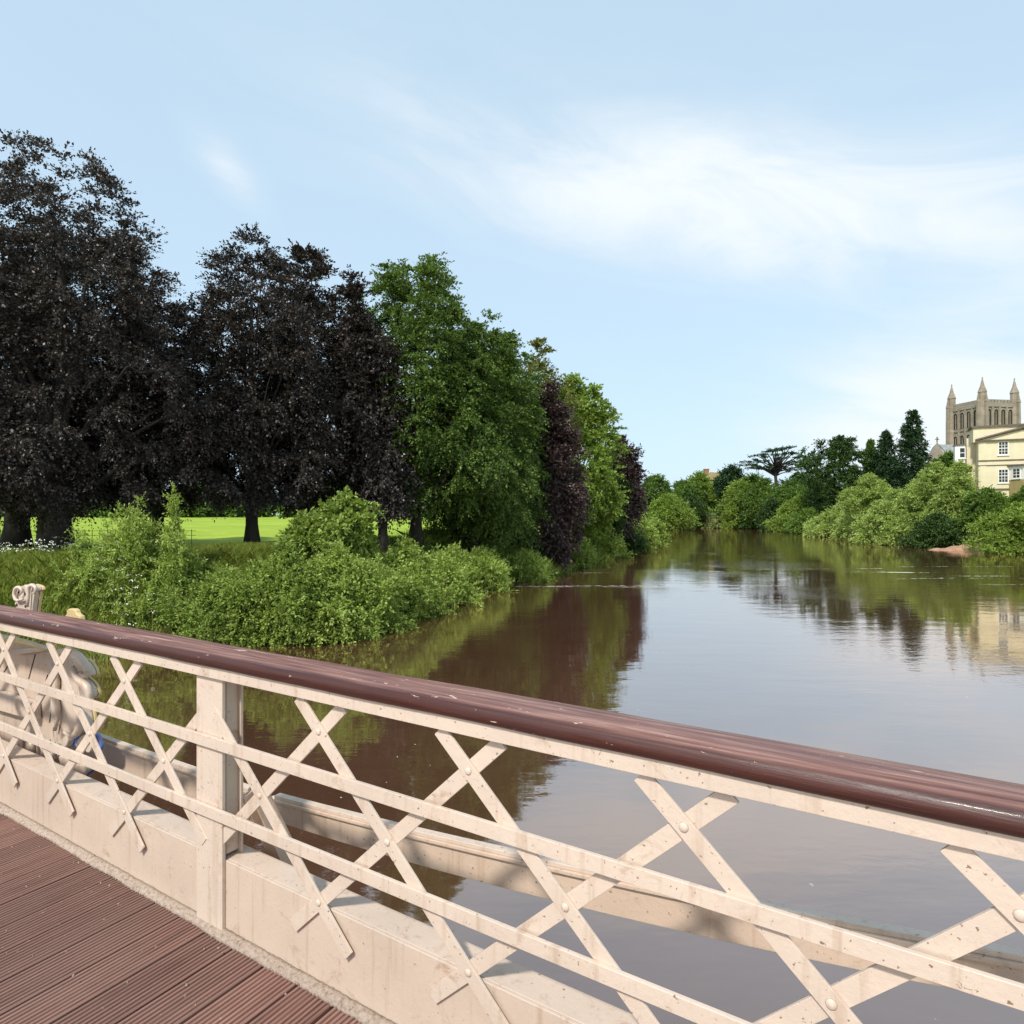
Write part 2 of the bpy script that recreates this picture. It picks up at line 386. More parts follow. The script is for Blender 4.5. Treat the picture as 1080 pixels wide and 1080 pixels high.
# ------------------------------------------------------------------ foliage
def leaves(name, matl, parent, rng, cen, dirs, crad, twigs, per, ll, lw, droop=0.25, outb=0.8, flat=0.6, upn=1.0, jitter=0.5, thin=None):
    """leaf sprays: every clump throws twigs, every twig carries leaves."""
    n = len(cen)
    c = np.repeat(cen, twigs, 0); dr = np.repeat(dirs, twigs, 0); R = np.repeat(crad, twigs)
    v = rng.normal(size=(n*twigs, 3)); v[:, 2] *= flat; v /= np.linalg.norm(v, axis=1)[:, None]
    v = v + dr*outb; v /= np.linalg.norm(v, axis=1)[:, None]
    Lt = R*rng.uniform(0.55, 1.25, len(R))
    tt = np.tile((np.arange(per)+0.5)/per, n*twigs)
    c = np.repeat(c, per, 0); v = np.repeat(v, per, 0); Lt = np.repeat(Lt, per)
    k = len(tt); tt = np.clip(tt+rng.uniform(-.04, .04, k), 0.05, 1)
    tt = tt**0.75
    pos = c + v*(Lt*tt)[:, None]
    pos[:, 2] -= droop*Lt*tt**2
    pos += rng.normal(size=(k, 3))*(Lt*0.11*jitter*(1.2-tt*0.6))[:, None]*np.array([1, 1, 0.7])
    if thin is not None:
        kp = rng.uniform(0, 1, k) < np.interp(pos[:, 2], [thin[0], thin[1]], [1, thin[2]])
        pos = pos[kp]; v = v[kp]; tt = tt[kp]; k = len(tt)
    ax = v + rng.normal(size=(k, 3))*0.65; ax[:, 2] -= droop*tt
    ax /= np.linalg.norm(ax, axis=1)[:, None]
    nm = rng.normal(size=(k, 3))*0.6; nm[:, 2] += upn
    sd = np.cross(ax, nm); sd /= (np.linalg.norm(sd, axis=1)[:, None]+1e-6)
    s = rng.uniform(0.65, 1.3, k)[:, None]
    a = pos; t = pos+ax*ll*s; m1 = pos+ax*ll*s*0.45+sd*lw*s*0.5; m2 = pos+ax*ll*s*0.45-sd*lw*s*0.5
    co = np.stack([a, m1, t, m2], 1).reshape(-1, 3)
    fc = np.arange(k*4).reshape(k, 4)
    return link_mesh(name, np_mesh(name, co, fc), matl, parent)

PROF = {
 'beech': [(0, .66), (.10, .92), (.28, 1.0), (.5, .96), (.7, .84), (.85, .66), (1, .34)],
 'broad': [(0, .75), (.12, .95), (.3, 1.0), (.55, .97), (.75, .86), (.9, .68), (1, .45)],
 'round': [(0, .45), (.15, .85), (.4, 1.0), (.65, .92), (.85, .62), (1, .2)],
 'column': [(0, .7), (.2, 1.0), (.5, .95), (.75, .8), (.9, .55), (1, .2)],
 'cone': [(0, .9), (.1, 1.0), (.4, .75), (.7, .42), (.9, .18), (1, .04)],
 'dome': [(0, .85), (.2, 1.0), (.5, .9), (.75, .68), (1, .15)],
}
def tree(name, label, cat, X, Y, top, R, cbot, leafm, barkm='bark', trunk=0.4, profile='beech', nclump=300, twigs=13, per=16, ll=0.24, lw=0.13,
         crad=1.2, seed=1, group=None, droop=0.25, outb=0.9, lobes=0.16, topthin=0.35, asym=0.0, nlimb=16, flat=0.6, trunkname='trunk', depthscale=1.0, inner=0.25, base=None, thin=1.0):
    """X,Y: foot; top and cbot: absolute heights of the crown."""
    rng = np.random.default_rng(seed)
    z0 = gz1(X, Y) if base is None else base
    root = empty(name, (X, Y, z0)); tag(root, label, cat, group)
    H = top-z0; cb = cbot-z0
    pf = PROF[profile]; hs = [p[0] for p in pf]; rs = [p[1] for p in pf]
    ph = rng.uniform(0, 6.28, 6)
    def env(h, th):
        r = np.interp(h, hs, rs)*R
        lob = 1+lobes*(np.sin(3*th+ph[0]+4*h)+0.8*np.sin(5*th+ph[1]-7*h)+0.7*np.sin(2*th+ph[2]+9*h))
        return r*lob
    n = nclump
    # area weighting with height
    hh = rng.uniform(0, 1, n*4); keep = rng.uniform(0, 1, n*4) < np.interp(hh, hs, rs)*(1-topthin*ss((hh-0.6)/0.4))
    hh = hh[keep][:n]; n = len(hh)
    th = rng.uniform(0, 2*np.pi, n)
    fr = np.where(rng.uniform(0, 1, n) < inner, rng.uniform(0.15, 0.7, n), rng.uniform(0.70, 1.0, n))
    r = np.maximum(env(hh, th)-crad*0.75, 0.15)*fr
    zz = cb+crad*0.3 + hh*(H-cb-crad*0.95)+rng.normal(size=n)*0.2
    cen = np.stack([r*np.cos(th)+asym*hh, r*np.sin(th)*depthscale, zz], -1)
    mid = np.array([0, 0, cb+(H-cb)*0.45])
    d = cen-mid; d[:, 2] *= 0.8; d /= (np.linalg.norm(d, axis=1)[:, None]+1e-6)
    cr = crad*rng.uniform(0.65, 1.3, n)*np.interp(hh, [0, .7, 1], [1, 1, .75])
    leaves('crown', M[leafm], root, rng, cen, d, cr, twigs, per, ll, lw, droop, outb, flat, thin=(cb+(H-cb)*.45, H*.95, thin))
    mb = MB()
    tH = cb+(H-cb)*0.75
    fl = trunk
    pts = []; rd = []
    wob = rng.uniform(-1, 1, 2)*H*0.012
    for k in range(9):
        q = k/8; pts.append((wob[0]*math.sin(q*3), wob[1]*math.sin(q*4), -0.6+q*(tH+0.6)))
        rd.append(fl*(1.0-0.82*q)*(1+0.55*max(0, 1-q*9)))
    mb.tube(pts, rd, 10)
    order = rng.permutation(n)[:nlimb]
    for i in order:
        e = cen[i]; q0 = np.clip((e[2]-cb*0.4)/H*0.55, 0.12, 0.6)
        s0 = np.array([wob[0]*math.sin(q0*3), wob[1]*math.sin(q0*4), q0*tH]); 
        rr = fl*(1-0.8*q0)*0.42
        m1 = s0*0.55+e*0.45+np.array([0, 0, 0.06*H*rng.uniform(0.2, 1)]); m0 = s0*0.85+e*0.15+np.array([0, 0, 0.02*H])
        m2 = s0*0.2+e*0.8+np.array([0, 0, 0.03*H])
        mb.tube([s0, m0, m1, m2, e], [rr, rr*.85, rr*.5, rr*.28, rr*.08], 6)
    mb.build(trunkname, M[barkm], root, smooth=True)
    return root

def XP(px, Y): return (px-540)/F*Y
def ZP(py, Y): return CAMZ+(HZ-py)/F*Y

BE = 'copper beeches along the left bank'
def ptree(name, label, cat, px, Y, toppy, halfpx, botpy, leafm, **k):
    return tree(name, label, cat, XP(px, Y), Y, ZP(toppy, Y), halfpx/F*Y, ZP(botpy, Y), leafm, **k)

ptree('copper_beech_tree', 'tallest copper beech, very dark purple crown, its thick trunk second from the left edge', 'tree', 62, 33, 140, 132, 534, 'purple', trunk=0.62, nclump=640, twigs=16, per=24, ll=.145, lw=.085, crad=1.1, thin=.45, inner=.15, seed=3, group=BE, topthin=.6, nlimb=30)
ptree('copper_beech_tree', 'copper beech cut by the left edge, thick dark trunk nearest that edge', 'tree', 16, 34.5, 175, 130, 534, 'purple', trunk=0.66, nclump=460, twigs=15, per=22, ll=.15, lw=.085, crad=1.2, thin=.5, inner=.15, seed=5, group=BE, topthin=.5, nlimb=22)
ptree('copper_beech_tree', 'slimmer copper beech standing further back between the two thickest left trunks', 'tree', 47, 42, 230, 90, 532, 'purple', trunk=0.40, nclump=300, twigs=13, per=15, ll=.22, lw=.13, crad=1.4, seed=6, group=BE)
ptree('copper_beech_tree', 'copper beech behind the tall pale bush, rounded dark shoulder between the two peaks', 'tree', 168, 41, 300, 92, 532, 'purple', trunk=0.40, nclump=360, twigs=13, per=16, ll=.21, lw=.12, crad=1.3, seed=8, group=BE)
ptree('copper_beech_tree', 'copper beech with a lone bare trunk before the bright lawn and a ragged top', 'tree', 266, 39, 238, 84, 530, 'purple', trunk=0.40, nclump=560, twigs=15, per=22, ll=.16, lw=.095, crad=1.1, thin=.45, inner=.15, seed=11, group=BE, topthin=.6, nlimb=28)
ptree('copper_beech_tree', 'copper beech half hidden behind the leafy sapling, between lone trunk and twin trunks', 'tree', 325, 44, 258, 66, 532, 'purple', trunk=0.42, nclump=380, twigs=13, per=16, ll=.22, lw=.13, crad=1.3, seed=13, group=BE)
ptree('copper_beech_tree', 'copper beech with forked twin trunks, flat dark top touching the bright green crown', 'tree', 404, 43, 284, 42, 534, 'purple', asym=-2.0, profile='dome', trunk=0.36, nclump=420, twigs=13, per=17, ll=.22, lw=.13, crad=1.35, seed=17, group=BE)
GR = 'green beeches along the left bank'
ptree('green_beech_tree', 'largest green beech, broad crown beside the dark beeches', 'tree', 438, 47.5, 268, 88, 536, 'beech', profile='broad', trunk=0.5, nclump=640, twigs=15, per=21, ll=.20, lw=.115, crad=1.3, thin=.7, seed=19, group=GR, topthin=.4, nlimb=26, droop=.38, flat=.42)
ptree('green_beech_tree', 'green beech with crown sweeping low to the bank, lower top right of the largest', 'tree', 502, 52, 330, 66, 566, 'beech', trunk=0.5, nclump=560, twigs=15, per=20, ll=.21, lw=.12, crad=1.35, thin=.75, seed=23, group=GR, topthin=.3, droop=.38, flat=.42)
ptree('green_beech_tree', 'rightmost and lowest green beech, its top level with the thin olive tree', 'tree', 532, 58, 346, 46, 570, 'beech', trunk=0.4, nclump=380, twigs=14, per=18, ll=.23, lw=.13, crad=1.4, seed=27, group=GR, topthin=.3, droop=.38, flat=.42, thin=.8)
ptree('ash_tree', 'thin crowned olive green tree with sky showing through, poking above the plum tree', 'tree', 568, 72, 350, 42, 520, 'olive', trunk=0.3, nclump=150, twigs=12, per=14, ll=.30, lw=.17, crad=1.6, seed=29, topthin=.5, nlimb=20)
ptree('plum_tree', 'dark purple tree whose foliage hangs right down to the bank, right of the green beeches', 'tree', 580, 62, 402, 38, 588, 'purple2', trunk=0.35, nclump=420, twigs=13, per=16, ll=.28, lw=.17, crad=1.3, seed=31, profile='column', topthin=.2)
ptree('lime_tree', 'yellow green tree sloping down between the two dark purple trees', 'tree', 608, 78, 392, 50, 566, 'lime', trunk=0.4, nclump=420, twigs=13, per=15, ll=.36, lw=.21, crad=1.6, seed=37, profile='beech', topthin=.2)
ptree('dark_beech_tree', 'smallest and last dark tree at the river end of the row, with spiky top', 'tree', 655, 88, 455, 25, 558, 'purple2', trunk=0.35, nclump=240, twigs=12, per=14, ll=.36, lw=.2, crad=1.6, seed=41, profile='column', topthin=.5, outb=.8)
ptree('dark_beech_tree', 'dark low tree tucked under the yellow green tree near the river end of the row', 'tree', 634, 84, 478, 26, 566, 'darkgreen', trunk=0.35, nclump=240, twigs=12, per=14, ll=.36, lw=.2, crad=1.6, seed=43, profile='round')

# distant tree belt across the lawn (glimpsed between the trunks)
for i, px in enumerate([-60, 5, 75, 140, 205, 262, 330, 385, 440, 500, 560]):
    tree('field_tree', 'distant green tree across the lawn, glimpsed between the dark trunks', 'tree', XP(px, 235+9*(i % 3)), 235+9*(i % 3), ZP(497+8*(i % 3), 240), 13, ZP(544, 240), 'midgreen', nclump=90, twigs=9, per=9, ll=1.3, lw=.8, crad=3.6, seed=300+i, profile='dome', nlimb=4, group='distant trees across the lawn', trunk=.4)

# ---- bushes on the left bank
def bush(label, px, Y, toppy, halfpx, botpy, leafm, seed, n=200, ll=.14, lw=.07, crad=.7, twigs=12, per=14, name='riverside_bush', prof='dome', **k):
    Xb = XP(px, Y); zb = min(gz1(Xb, Y), ZP(botpy, Y)+.4)
    k.setdefault('thin', .7); k.setdefault('lobes', .27); k.setdefault('flat', 1.1); k.setdefault('outb', .6)
    return tree(name, label, 'bush', Xb, Y, ZP(toppy, Y), halfpx/F*Y, ZP(botpy, Y), leafm, 'bark2', trunk=.07, nclump=n, twigs=twigs, per=per, ll=ll, lw=lw, crad=crad, seed=seed,
                profile=prof, nlimb=12, group='bushes on the left bank', droop=k.pop('droop', .1), trunkname='stem', base=max(zb, WATER-.1), **k)
bush('tall pale willow bush with two feathery peaks, left of the lone trunk', 140, 28, 528, 64, 668, 'bush', 51, n=420, topthin=.6, ll=.12, lw=.05, outb=.45, flat=2.2, lobes=.28, thin=.7, crad=.62)
bush('feathery right hand peak of pale willow growing against the lawn', 183, 28.5, 521, 34, 655, 'bush', 52, n=190, topthin=.6, ll=.12, lw=.05, outb=.4, flat=2.4, prof='cone', lobes=.25, crad=.55, thin=.7)
bush('low bushy green mound between the pale willow and the elder', 235, 28, 592, 54, 676, 'bush2', 53, n=260, ll=.12, lw=.07)
bush('rounded mid green elder bush reaching the water, below the leafy sapling', 300, 28, 572, 52, 683, 'bush2', 54, n=330, ll=.13, lw=.08)
bush('broad bright green bush nearest the water by the handrail', 358, 29.5, 568, 55, 684, 'bush', 55, n=380, ll=.14, lw=.08, lobes=.2)
bush('leafy sapling with big leaves standing up against the dark beeches', 364, 33, 513, 32, 600, 'bush2', 56, n=150, ll=.2, lw=.12, crad=.6, outb=.5, flat=1.3, prof='round', topthin=.3)
bush('thin dark leaved sapling in front of the lawn, left of the leafy sapling', 322, 34, 540, 26, 600, 'bush2', 61, n=80, ll=.2, lw=.12, crad=.6, outb=.5, flat=1.2, prof='round')
bush('bright green bush right of the sapling, in front of the twin trunks', 425, 35, 566, 44, 662, 'bush', 57, n=320, ll=.16, lw=.09, crad=.8)
bush('lower green bush where the thick bushes end and the reeds begin', 462, 40, 580, 38, 640, 'bush', 58, n=230, ll=.18, lw=.09, crad=.8)
bush('shady green bush filling the gap behind the elder bush', 395, 31.5, 590, 42, 668, 'bush2', 59, n=260, ll=.14, lw=.08)
bush('weedy pale bush at the left edge above the crest', 50, 29, 592, 74, 668, 'nettle', 60, n=330, ll=.12, lw=.06, crad=.6, flat=1.2, outb=.4)
bush('low dark leaved bush hanging over the water behind the crest', 112, 27.5, 640, 60, 690, 'bush2', 62, n=220, ll=.12, lw=.07, crad=.6)
bush('grassy low bush on the reedy point under the largest green beech', 506, 47.2, 576, 34, 620, 'bush', 68, n=260, ll=.28, lw=.07, crad=.8, flat=1.4, outb=.3)
bush('pale arching reed clump at the tip of the point', 556, 53.6, 581, 28, 613, 'bush', 69, n=240, ll=.26, lw=.08, crad=.8, flat=1.4, outb=.3)
bush('pale bush in the shade of the green beeches, above the grassy reeds', 478, 45, 572, 30, 622, 'bush', 70, n=200, ll=.2, lw=.09, crad=.8)
bush('small bush on the point beside the plum tree foliage', 603, 68, 566, 24, 596, 'bush2', 63, n=160, ll=.26, lw=.15, crad=1.1)
bush('pale reedy bush at the water below the yellow green tree', 632, 82, 556, 30, 592, 'bush', 64, n=200, ll=.3, lw=.16, crad=1.3)
bush('dark rounded bush dipping in the water at the end of the tree row', 652, 92, 556, 24, 584, 'darkgreen', 65, n=170, ll=.32, lw=.2, crad=1.3, prof='round')
bush('bright bush leaning over the water beyond the last dark tree', 672, 102, 538, 20, 577, 'bush', 66, n=170, ll=.36, lw=.2, crad=1.4)
bush('far green bush ending the left bank', 688, 118, 545, 16, 573, 'bush2', 67, n=130, ll=.4, lw=.24, crad=1.5)

# ---- bank grass, reeds, cow parsley (uncountable)
def blades(name, label, cat, pts, h, wdt, matl, seed, lean=.35):
    rng = np.random.default_rng(seed); k = len(pts)
    hh = h*rng.uniform(.5, 1.25, k)[:, None]; a = rng.uniform(0, 6.28, k)
    side = np.stack([np.cos(a), np.sin(a), np.zeros(k)], -1)*wdt*.5
    ln = rng.normal(size=(k, 3))*lean; ln[:, 2] = 0
    mid = pts+np.array([0, 0, .55])*hh+ln*hh*.3; tip = pts+np.array([0, 0, 1.])*hh*.95+ln*hh
    co = np.stack([pts-side, pts+side, mid+side*.8, tip, mid-side*.8], 1).reshape(-1, 3)
    fc = np.arange(k*5).reshape(k, 5)
    o = link_mesh(name, np_mesh(name, co, fc), matl); return tag(o, label, cat, kind='stuff')
def scatter(n, x0, x1, y0, y1, dmin, dmax, seed, side='L', dens=None):
    rng = np.random.default_rng(seed)
    X = rng.uniform(x0, x1, n); Y = rng.uniform(y0, y1, n); d = river_sd(X, Y)
    k = (d > dmin) & (d < dmax); k &= (X < 34) if side == 'L' else (X > 40)
    if dens is not None: k &= dens(X, Y, rng)
    X, Y = X[k], Y[k]; return np.stack([X, Y, gz(X, Y)-.03], -1)
p = scatter(300000, -45, 0, 18, 62, 0.1, 6.5, 5)
blades('bank_grass', 'long green grass and nettles covering the near left bank', 'grass', p, .5, .032, M['grassb'], 6)
p = scatter(200000, -8, 30, 42, 120, 0.05, 7, 8)
blades('reed_grass', 'pale arching reeds and grass along the far left water edge', 'reeds', p, .9, .09, M['grassb'], 9, .5)
p = scatter(200000, -45, -6, 20, 38, 1.6, 12, 10)
blades('meadow_plants', 'knee high weeds on top of the left bank under the beeches', 'weeds', p, .5, .04, M['nettle'], 11, .5)
# flower heads
rng = np.random.default_rng(12)
p = scatter(9000, -36, -8, 22, 32, 1.0, 10, 14, dens=lambda X, Y, r: (np.sin(X*1.1)+np.sin(Y*1.7+X*.4) > .35) & (X < -.56*Y))
p = p[:260]; k = len(p); hd = p+np.array([0, 0, 1])*rng.uniform(.55, 1.1, k)[:, None]
q = np.repeat(hd, 9, 0)+rng.normal(size=(k*9, 3))*np.array([.07, .07, .02]); kk = len(q)
s1 = rng.normal(size=(kk, 3)); s1 /= np.linalg.norm(s1, axis=1)[:, None]; s2 = np.cross(s1, rng.normal(size=(kk, 3))); s2 /= np.linalg.norm(s2, axis=1)[:, None]
co = np.stack([q-s1*.028, q-s2*.028, q+s1*.028, q+s2*.028], 1).reshape(-1, 3)
stem = np.stack([p+[-.008, 0, 0], p+[.008, 0, 0], hd+[.005, 0, 0], hd+[-.005, 0, 0]], 1).reshape(-1, 3)
o = link_mesh('cow_parsley', np_mesh('cow_parsley', co, np.arange(kk*4).reshape(kk, 4)), M['flower'])
tag(o, 'scattered white cow parsley flower heads among the weeds at left', 'wildflowers', kind='stuff')
o = link_mesh('flower_stems', np_mesh('flower_stems', stem, np.arange(k*4).reshape(k, 4)), M['grassb'])
tag(o, 'thin green stems carrying the white wildflowers at left', 'stems', kind='stuff')

# ---- estate fence behind the left trunks
fy = 46.0; zf = gz1(XP(60, fy), fy)
fe = empty('iron_fence', (XP(60, fy), fy, zf)); tag(fe, 'thin dark iron park fence on the lawn behind the left trunks', 'fence')
fmx0, fmx1 = XP(-40, fy)-XP(60, fy), XP(205, fy)-XP(60, fy)
x = fmx0
while x <= fmx1:
    b = MB(); b.box(x-.015, x+.015, -.015, .015, -.2, 1.05); b.build('post', M['iron'], fe); x += .55
for zz in (.3, .62, .95):
    b = MB(); b.box(fmx0-.1, fmx1+.1, .018, .036, zz-.014, zz+.014); b.build('rail', M['iron'], fe)

# ------------------------------------------------------------------ far and right bank trees
FAR = 'trees on the far bank'
RT = [
 # label, px, Y, top, half, bottom, mat, profile, kind
 ('open topped green tree at the left end of the far bank', 690, 250, 499, 26, 548, 'midgreen', 'round'),
 ('bright willow in front of the white wing of the cream house', 1012, 111, 485, 22, 560, 'willow', 'dome'),
 ('green tree left of the cedar foot, behind the rounded one', 794, 275, 498, 20, 545, 'midgreen', 'round'),
 ('green tree under the right side of the cedar', 842, 285, 497, 24, 545, 'darkgreen', 'round'),
 ('yellow green tree standing just left of the chestnut at mid height', 862, 205, 512, 20, 556, 'lime', 'round'),
 ('low willow filling the shore right of the white board', 872, 165, 540, 20, 568, 'willow', 'dome'),
 ('light willow low at the water between the two big silvery ones', 934, 120, 528, 26, 577, 'willow', 'dome'),
 ('pale green bushy tree low on the far bank beside the last left bush', 704, 225, 519, 22, 557, 'lime', 'dome'),
 ('light green rounded tree left of the brown chimney', 722, 290, 505, 24, 552, 'midgreen', 'round'),
 ('tallest green tree directly left of the brown chimney', 738, 300, 495, 20, 552, 'lime', 'round'),
 ('dark leaved tree hanging over the water below the chimney', 728, 268, 520, 24, 559, 'darkgreen', 'dome'),
 ('dark pointed tree right of the chimney', 772, 292, 487, 20, 545, 'conifer', 'round'),
 ('feathery pale tree in front of the dark pointed one', 780, 262, 505, 16, 545, 'lime', 'column'),
 ('big rounded green tree below the cedar', 806, 250, 504, 30, 556, 'midgreen', 'round'),
 ('green tree right of the big rounded one under the cedar', 836, 238, 505, 26, 556, 'midgreen', 'dome'),
 ('small upright blue green tree at the water below the cedar', 814, 222, 524, 12, 560, 'darkgreen', 'column'),
 ('yellow green spreading tree at the water right of the upright one', 840, 205, 524, 24, 561, 'lime', 'dome'),
 ('low green tree at the water left of the white board', 852, 188, 536, 18, 563, 'midgreen', 'dome'),
 ('dome shaped dark chestnut tree, tallest left of the conifers', 886, 190, 458, 40, 545, 'darkgreen', 'round'),
 ('mid green tree filling behind the willows below the conifers', 930, 180, 492, 34, 545, 'darkgreen', 'dome'),
 ('pale weeping willow next to the white board', 890, 158, 528, 28, 570, 'willow', 'dome'),
 ('leaning silvery willow left of centre among the right bank willows', 918, 138, 496, 32, 574, 'willow', 'dome'),
 ('smaller willow squeezed between the two large right willows', 946, 128, 512, 26, 576, 'willow', 'dome'),
 ('largest silvery willow, in front of the chapel gable', 988, 118, 488, 42, 577, 'willow', 'dome'),
 ('dark shady bush under the largest willow at the water', 990, 107, 540, 26, 580, 'darkgreen', 'dome'),
 ('small dark tree behind the largest willow, below the grey roof', 1000, 160, 474, 22, 520, 'midgreen', 'dome'),
 ('dark green shrubbery in front of the cream house foot', 1042, 104, 512, 24, 562, 'midgreen', 'dome'),
 ('rounded bright bush at the right edge overhanging the water', 1074, 92, 528, 36, 590, 'lime', 'dome'),
 ('green shrub below the bay window of the cream house', 1086, 102, 508, 18, 560, 'midgreen', 'dome'),
 ('dark green backdrop tree between chimney and cedar', 760, 330, 502, 24, 546, 'midgreen', 'dome'),
 ('green backdrop tree behind the chestnut and cedar', 858, 260, 502, 20, 550, 'midgreen', 'dome'),
]
for i, (lab, px, Y, tp, hw, bt, mt, pr) in enumerate(RT):
    s = Y/100
    mass = min(1.8, hw/26)
    nm = {'willow': 'willow_tree', 'conifer': 'conifer_tree'}.get(mt, 'bank_tree')
    tree(nm, lab, 'tree', XP(px, Y), Y, ZP(tp, Y), hw/F*Y, ZP(bt, Y), mt, nclump=int(330*mass), twigs=12, per=13, ll=.30*s**.8, lw=.17*s**.8, crad=(.9+.45*((i*7)%5)/4)*s, seed=400+i, profile=pr,
         nlimb=8, group=FAR, topthin=.1, trunk=.25, lobes=.30, base=min(gz1(XP(px, Y), Y), ZP(bt, Y)), droop=.15)
# weeping and pale shrubs
for lab, px, Y, tp, hw, bt, mt in [
   ('pale cream green shrub at the far waterline', 750, 262, 541, 10, 557, 'palegreen'),
   ('clipped green round shrub above the pale one', 743, 275, 532, 14, 552, 'lime'),
   ('light weeping shrub hanging to the far water', 771, 256, 527, 11, 559, 'lime'),
   ('dark hollow bush at the far water below the big rounded tree', 790, 252, 534, 14, 559, 'darkgreen')]:
    tree('shrub', lab, 'bush', XP(px, Y), Y, ZP(tp, Y), hw/F*Y, ZP(bt, Y), mt, nclump=80, twigs=10, per=10, ll=.7, lw=.4, crad=2, seed=int(px), profile='dome', nlimb=3, group='shrubs along the far water', trunk=.2, base=min(gz1(XP(px, Y), Y), ZP(bt, Y)))
# filler hedge mass behind (far-off wood)
for i, (px, Y, tp, hw) in enumerate([(700, 380, 512, 40), (770, 380, 508, 40), (830, 330, 512, 30), (905, 230, 505, 30), (965, 190, 500, 32), (650, 360, 505, 40), (1015, 175, 500, 26)]):
    tree('backdrop_tree', ['low green tree in the far wood left of the chimney', 'low green tree in the far wood right of the chimney', 'low green tree behind the cedar', 'shady tree behind the chestnut and willows', 'shady tree at the foot of the tall conifer', 'far wood tree peeping behind the last dark beech', 'shady tree between the grey roof and the largest willow'][i], 'tree', XP(px, Y), Y, ZP(tp, Y), hw/F*Y, ZP(552, Y), 'midgreen', nclump=170, twigs=10, per=9, ll=1.0, lw=.6, crad=3, seed=500+i, profile='dome', nlimb=4, group=FAR, trunk=.3)

def conifer(label, px, Y, tp, hw, bt, seed, mt='conifer', tiers=17, gap=.0):
    rng = np.random.default_rng(seed)
    X = XP(px, Y); zb = gz1(X, Y); top = ZP(tp, Y)-zb; cb = ZP(bt, Y)-zb; R = hw/F*Y
    root = empty('conifer_tree', (X, Y, zb)); tag(root, label, 'conifer', 'conifers on the right bank')
    C, D, CR = [], [], []
    mb = MB(); mb.tube([(0, 0, -.5), (0, 0, top*.5), (0, 0, top*.98)], [.45, .25, .04], 8)
    for t in range(tiers):
        q = t/(tiers-1); z = cb+(top-cb)*q
        rr = R*(1.02-q)**.62*rng.uniform(.75, 1.12)
        nb = 9 if q < .8 else 5
        for b in range(nb):
            a = rng.uniform(0, 6.28); l = rr*rng.uniform(.7, 1.1)
            for f in (.35, .7, .95):
                C.append((l*f*math.cos(a), l*f*math.sin(a), z+l*.12*f+rng.uniform(-.3, .3))); D.append((math.cos(a), math.sin(a), .25)); CR.append(.09*(top-cb)*rng.uniform(.6, 1.0)*(1.15-q*.4))
            mb.tube([(0, 0, z-.2*l), (l*math.cos(a), l*math.sin(a), z+l*.12)], [.08, .03], 5)
    leaves('crown', M[mt], root, rng, np.array(C), np.array(D), np.array(CR), 9, 10, .38*Y/150, .2*Y/150, .15, .7, .5)
    mb.build('trunk', M['bark'], root, smooth=True)
conifer('tallest bushy dark conifer left of the chapel gable', 962, 172, 436, 21, 515, 71)
conifer('shorter dark conifer beside the tallest one', 934, 178, 457, 17, 515, 72, tiers=14)
conifer('slim pale spire shaped conifer between chestnut and conifers', 918, 185, 466, 7, 510, 73, 'midgreen', 16)

# cedar of Lebanon with flat layers
rng = np.random.default_rng(91)
Y = 262.; X = XP(818, Y); zb = gz1(X, Y); root = empty('cedar_tree', (X, Y, zb)); tag(root, 'flat topped cedar with open layered branches against the sky', 'cedar', FAR)
mb = MB(); sc = Y/F
mb.tube([(0, 0, -.5), (.3, 0, 14), (-.3, 0, ZP(492, Y)-zb), (0, 0, ZP(478, Y)-zb)], [.9, .7, .5, .2], 8)
C, D, CR = [], [], []
for dx, py in [(-28, 486), (-20, 480), (-11, 476), (-2, 475), (8, 474), (12, 478), (20, 478), (28, 482), (24, 488), (-24, 493), (-14, 487), (14, 488), (31, 492), (-8, 481), (4, 484), (-30, 490), (16, 472), (-16, 494), (22, 496)]:
    for dy in (rng.uniform(-7, 0), rng.uniform(0, 7)):
        e = np.array([dx*sc, dy, ZP(py, Y)-zb]); zt = ZP(500, Y)-zb+rng.uniform(-1, 3)
        mb.tube([(0, 0, zt), e*np.array([.4, .4, 0])+[0, 0, zt*.45+e[2]*.55], e*np.array([.8, .8, 1])-[0, 0, .3], e], [.32, .24, .16, .06], 5)
        for f in (.75, .9, 1.05):
            C.append(e*np.array([f, f, 1])+rng.normal(size=3)*[.9, .9, .12]); D.append((0, 0, .15)); CR.append(1.5*rng.uniform(.6, 1.1))
leaves('crown', M['conifer'], root, rng, np.array(C), np.array(D), np.array(CR), 12, 7, .6, .3, .0, .2, .15)
mb.build('trunk', M['bark'], root, smooth=True)

# ------------------------------------------------------------------ sandy foot of the bank
b = MB(); ring = []
rng = np.random.default_rng(5)
sx, sy = XP(1010, 100), 100
def sand_z(x, y):
    r = np.sqrt(((x-sx-1)/6.5)**2+((y-sy)/4.5)**2); return WATER-.6+1.9*np.clip(1-r, -0.3, 1)**.8+.15*np.sin(x*2.1)*np.cos(y*1.7) if False else WATER-.35+1.15*np.maximum(1-r, -.3)**1+.16*np.sin(x*1.1+y)*np.cos(y*1.7)+.1*np.sin(x*3.3)
sandb = grid_mesh('sand_bank', np.linspace(sx-8, sx+9, 40), np.linspace(sy-6, sy+6, 30), sand_z, M['sand'])
tag(sandb, 'bare reddish sandy shore at the foot of the right bank', kind='structure')

# ------------------------------------------------------------------ white board at the far water
Yb = 168.; X = XP(862, Yb); bo = empty('river_board', (X, Yb, WATER)); tag(bo, 'tiny white board on posts standing at the far waterline', 'board')
for dx in (-.75, .75):
    b = MB(); b.box(dx-.6, dx+.6, -.04, .04, .5, 1.5); b.build('panel', M['whitep'], bo)
    b = MB(); b.box(dx-.07, dx+.07, .042, .16, -1.2, 1.4); b.build('post', M['bark2'], bo)

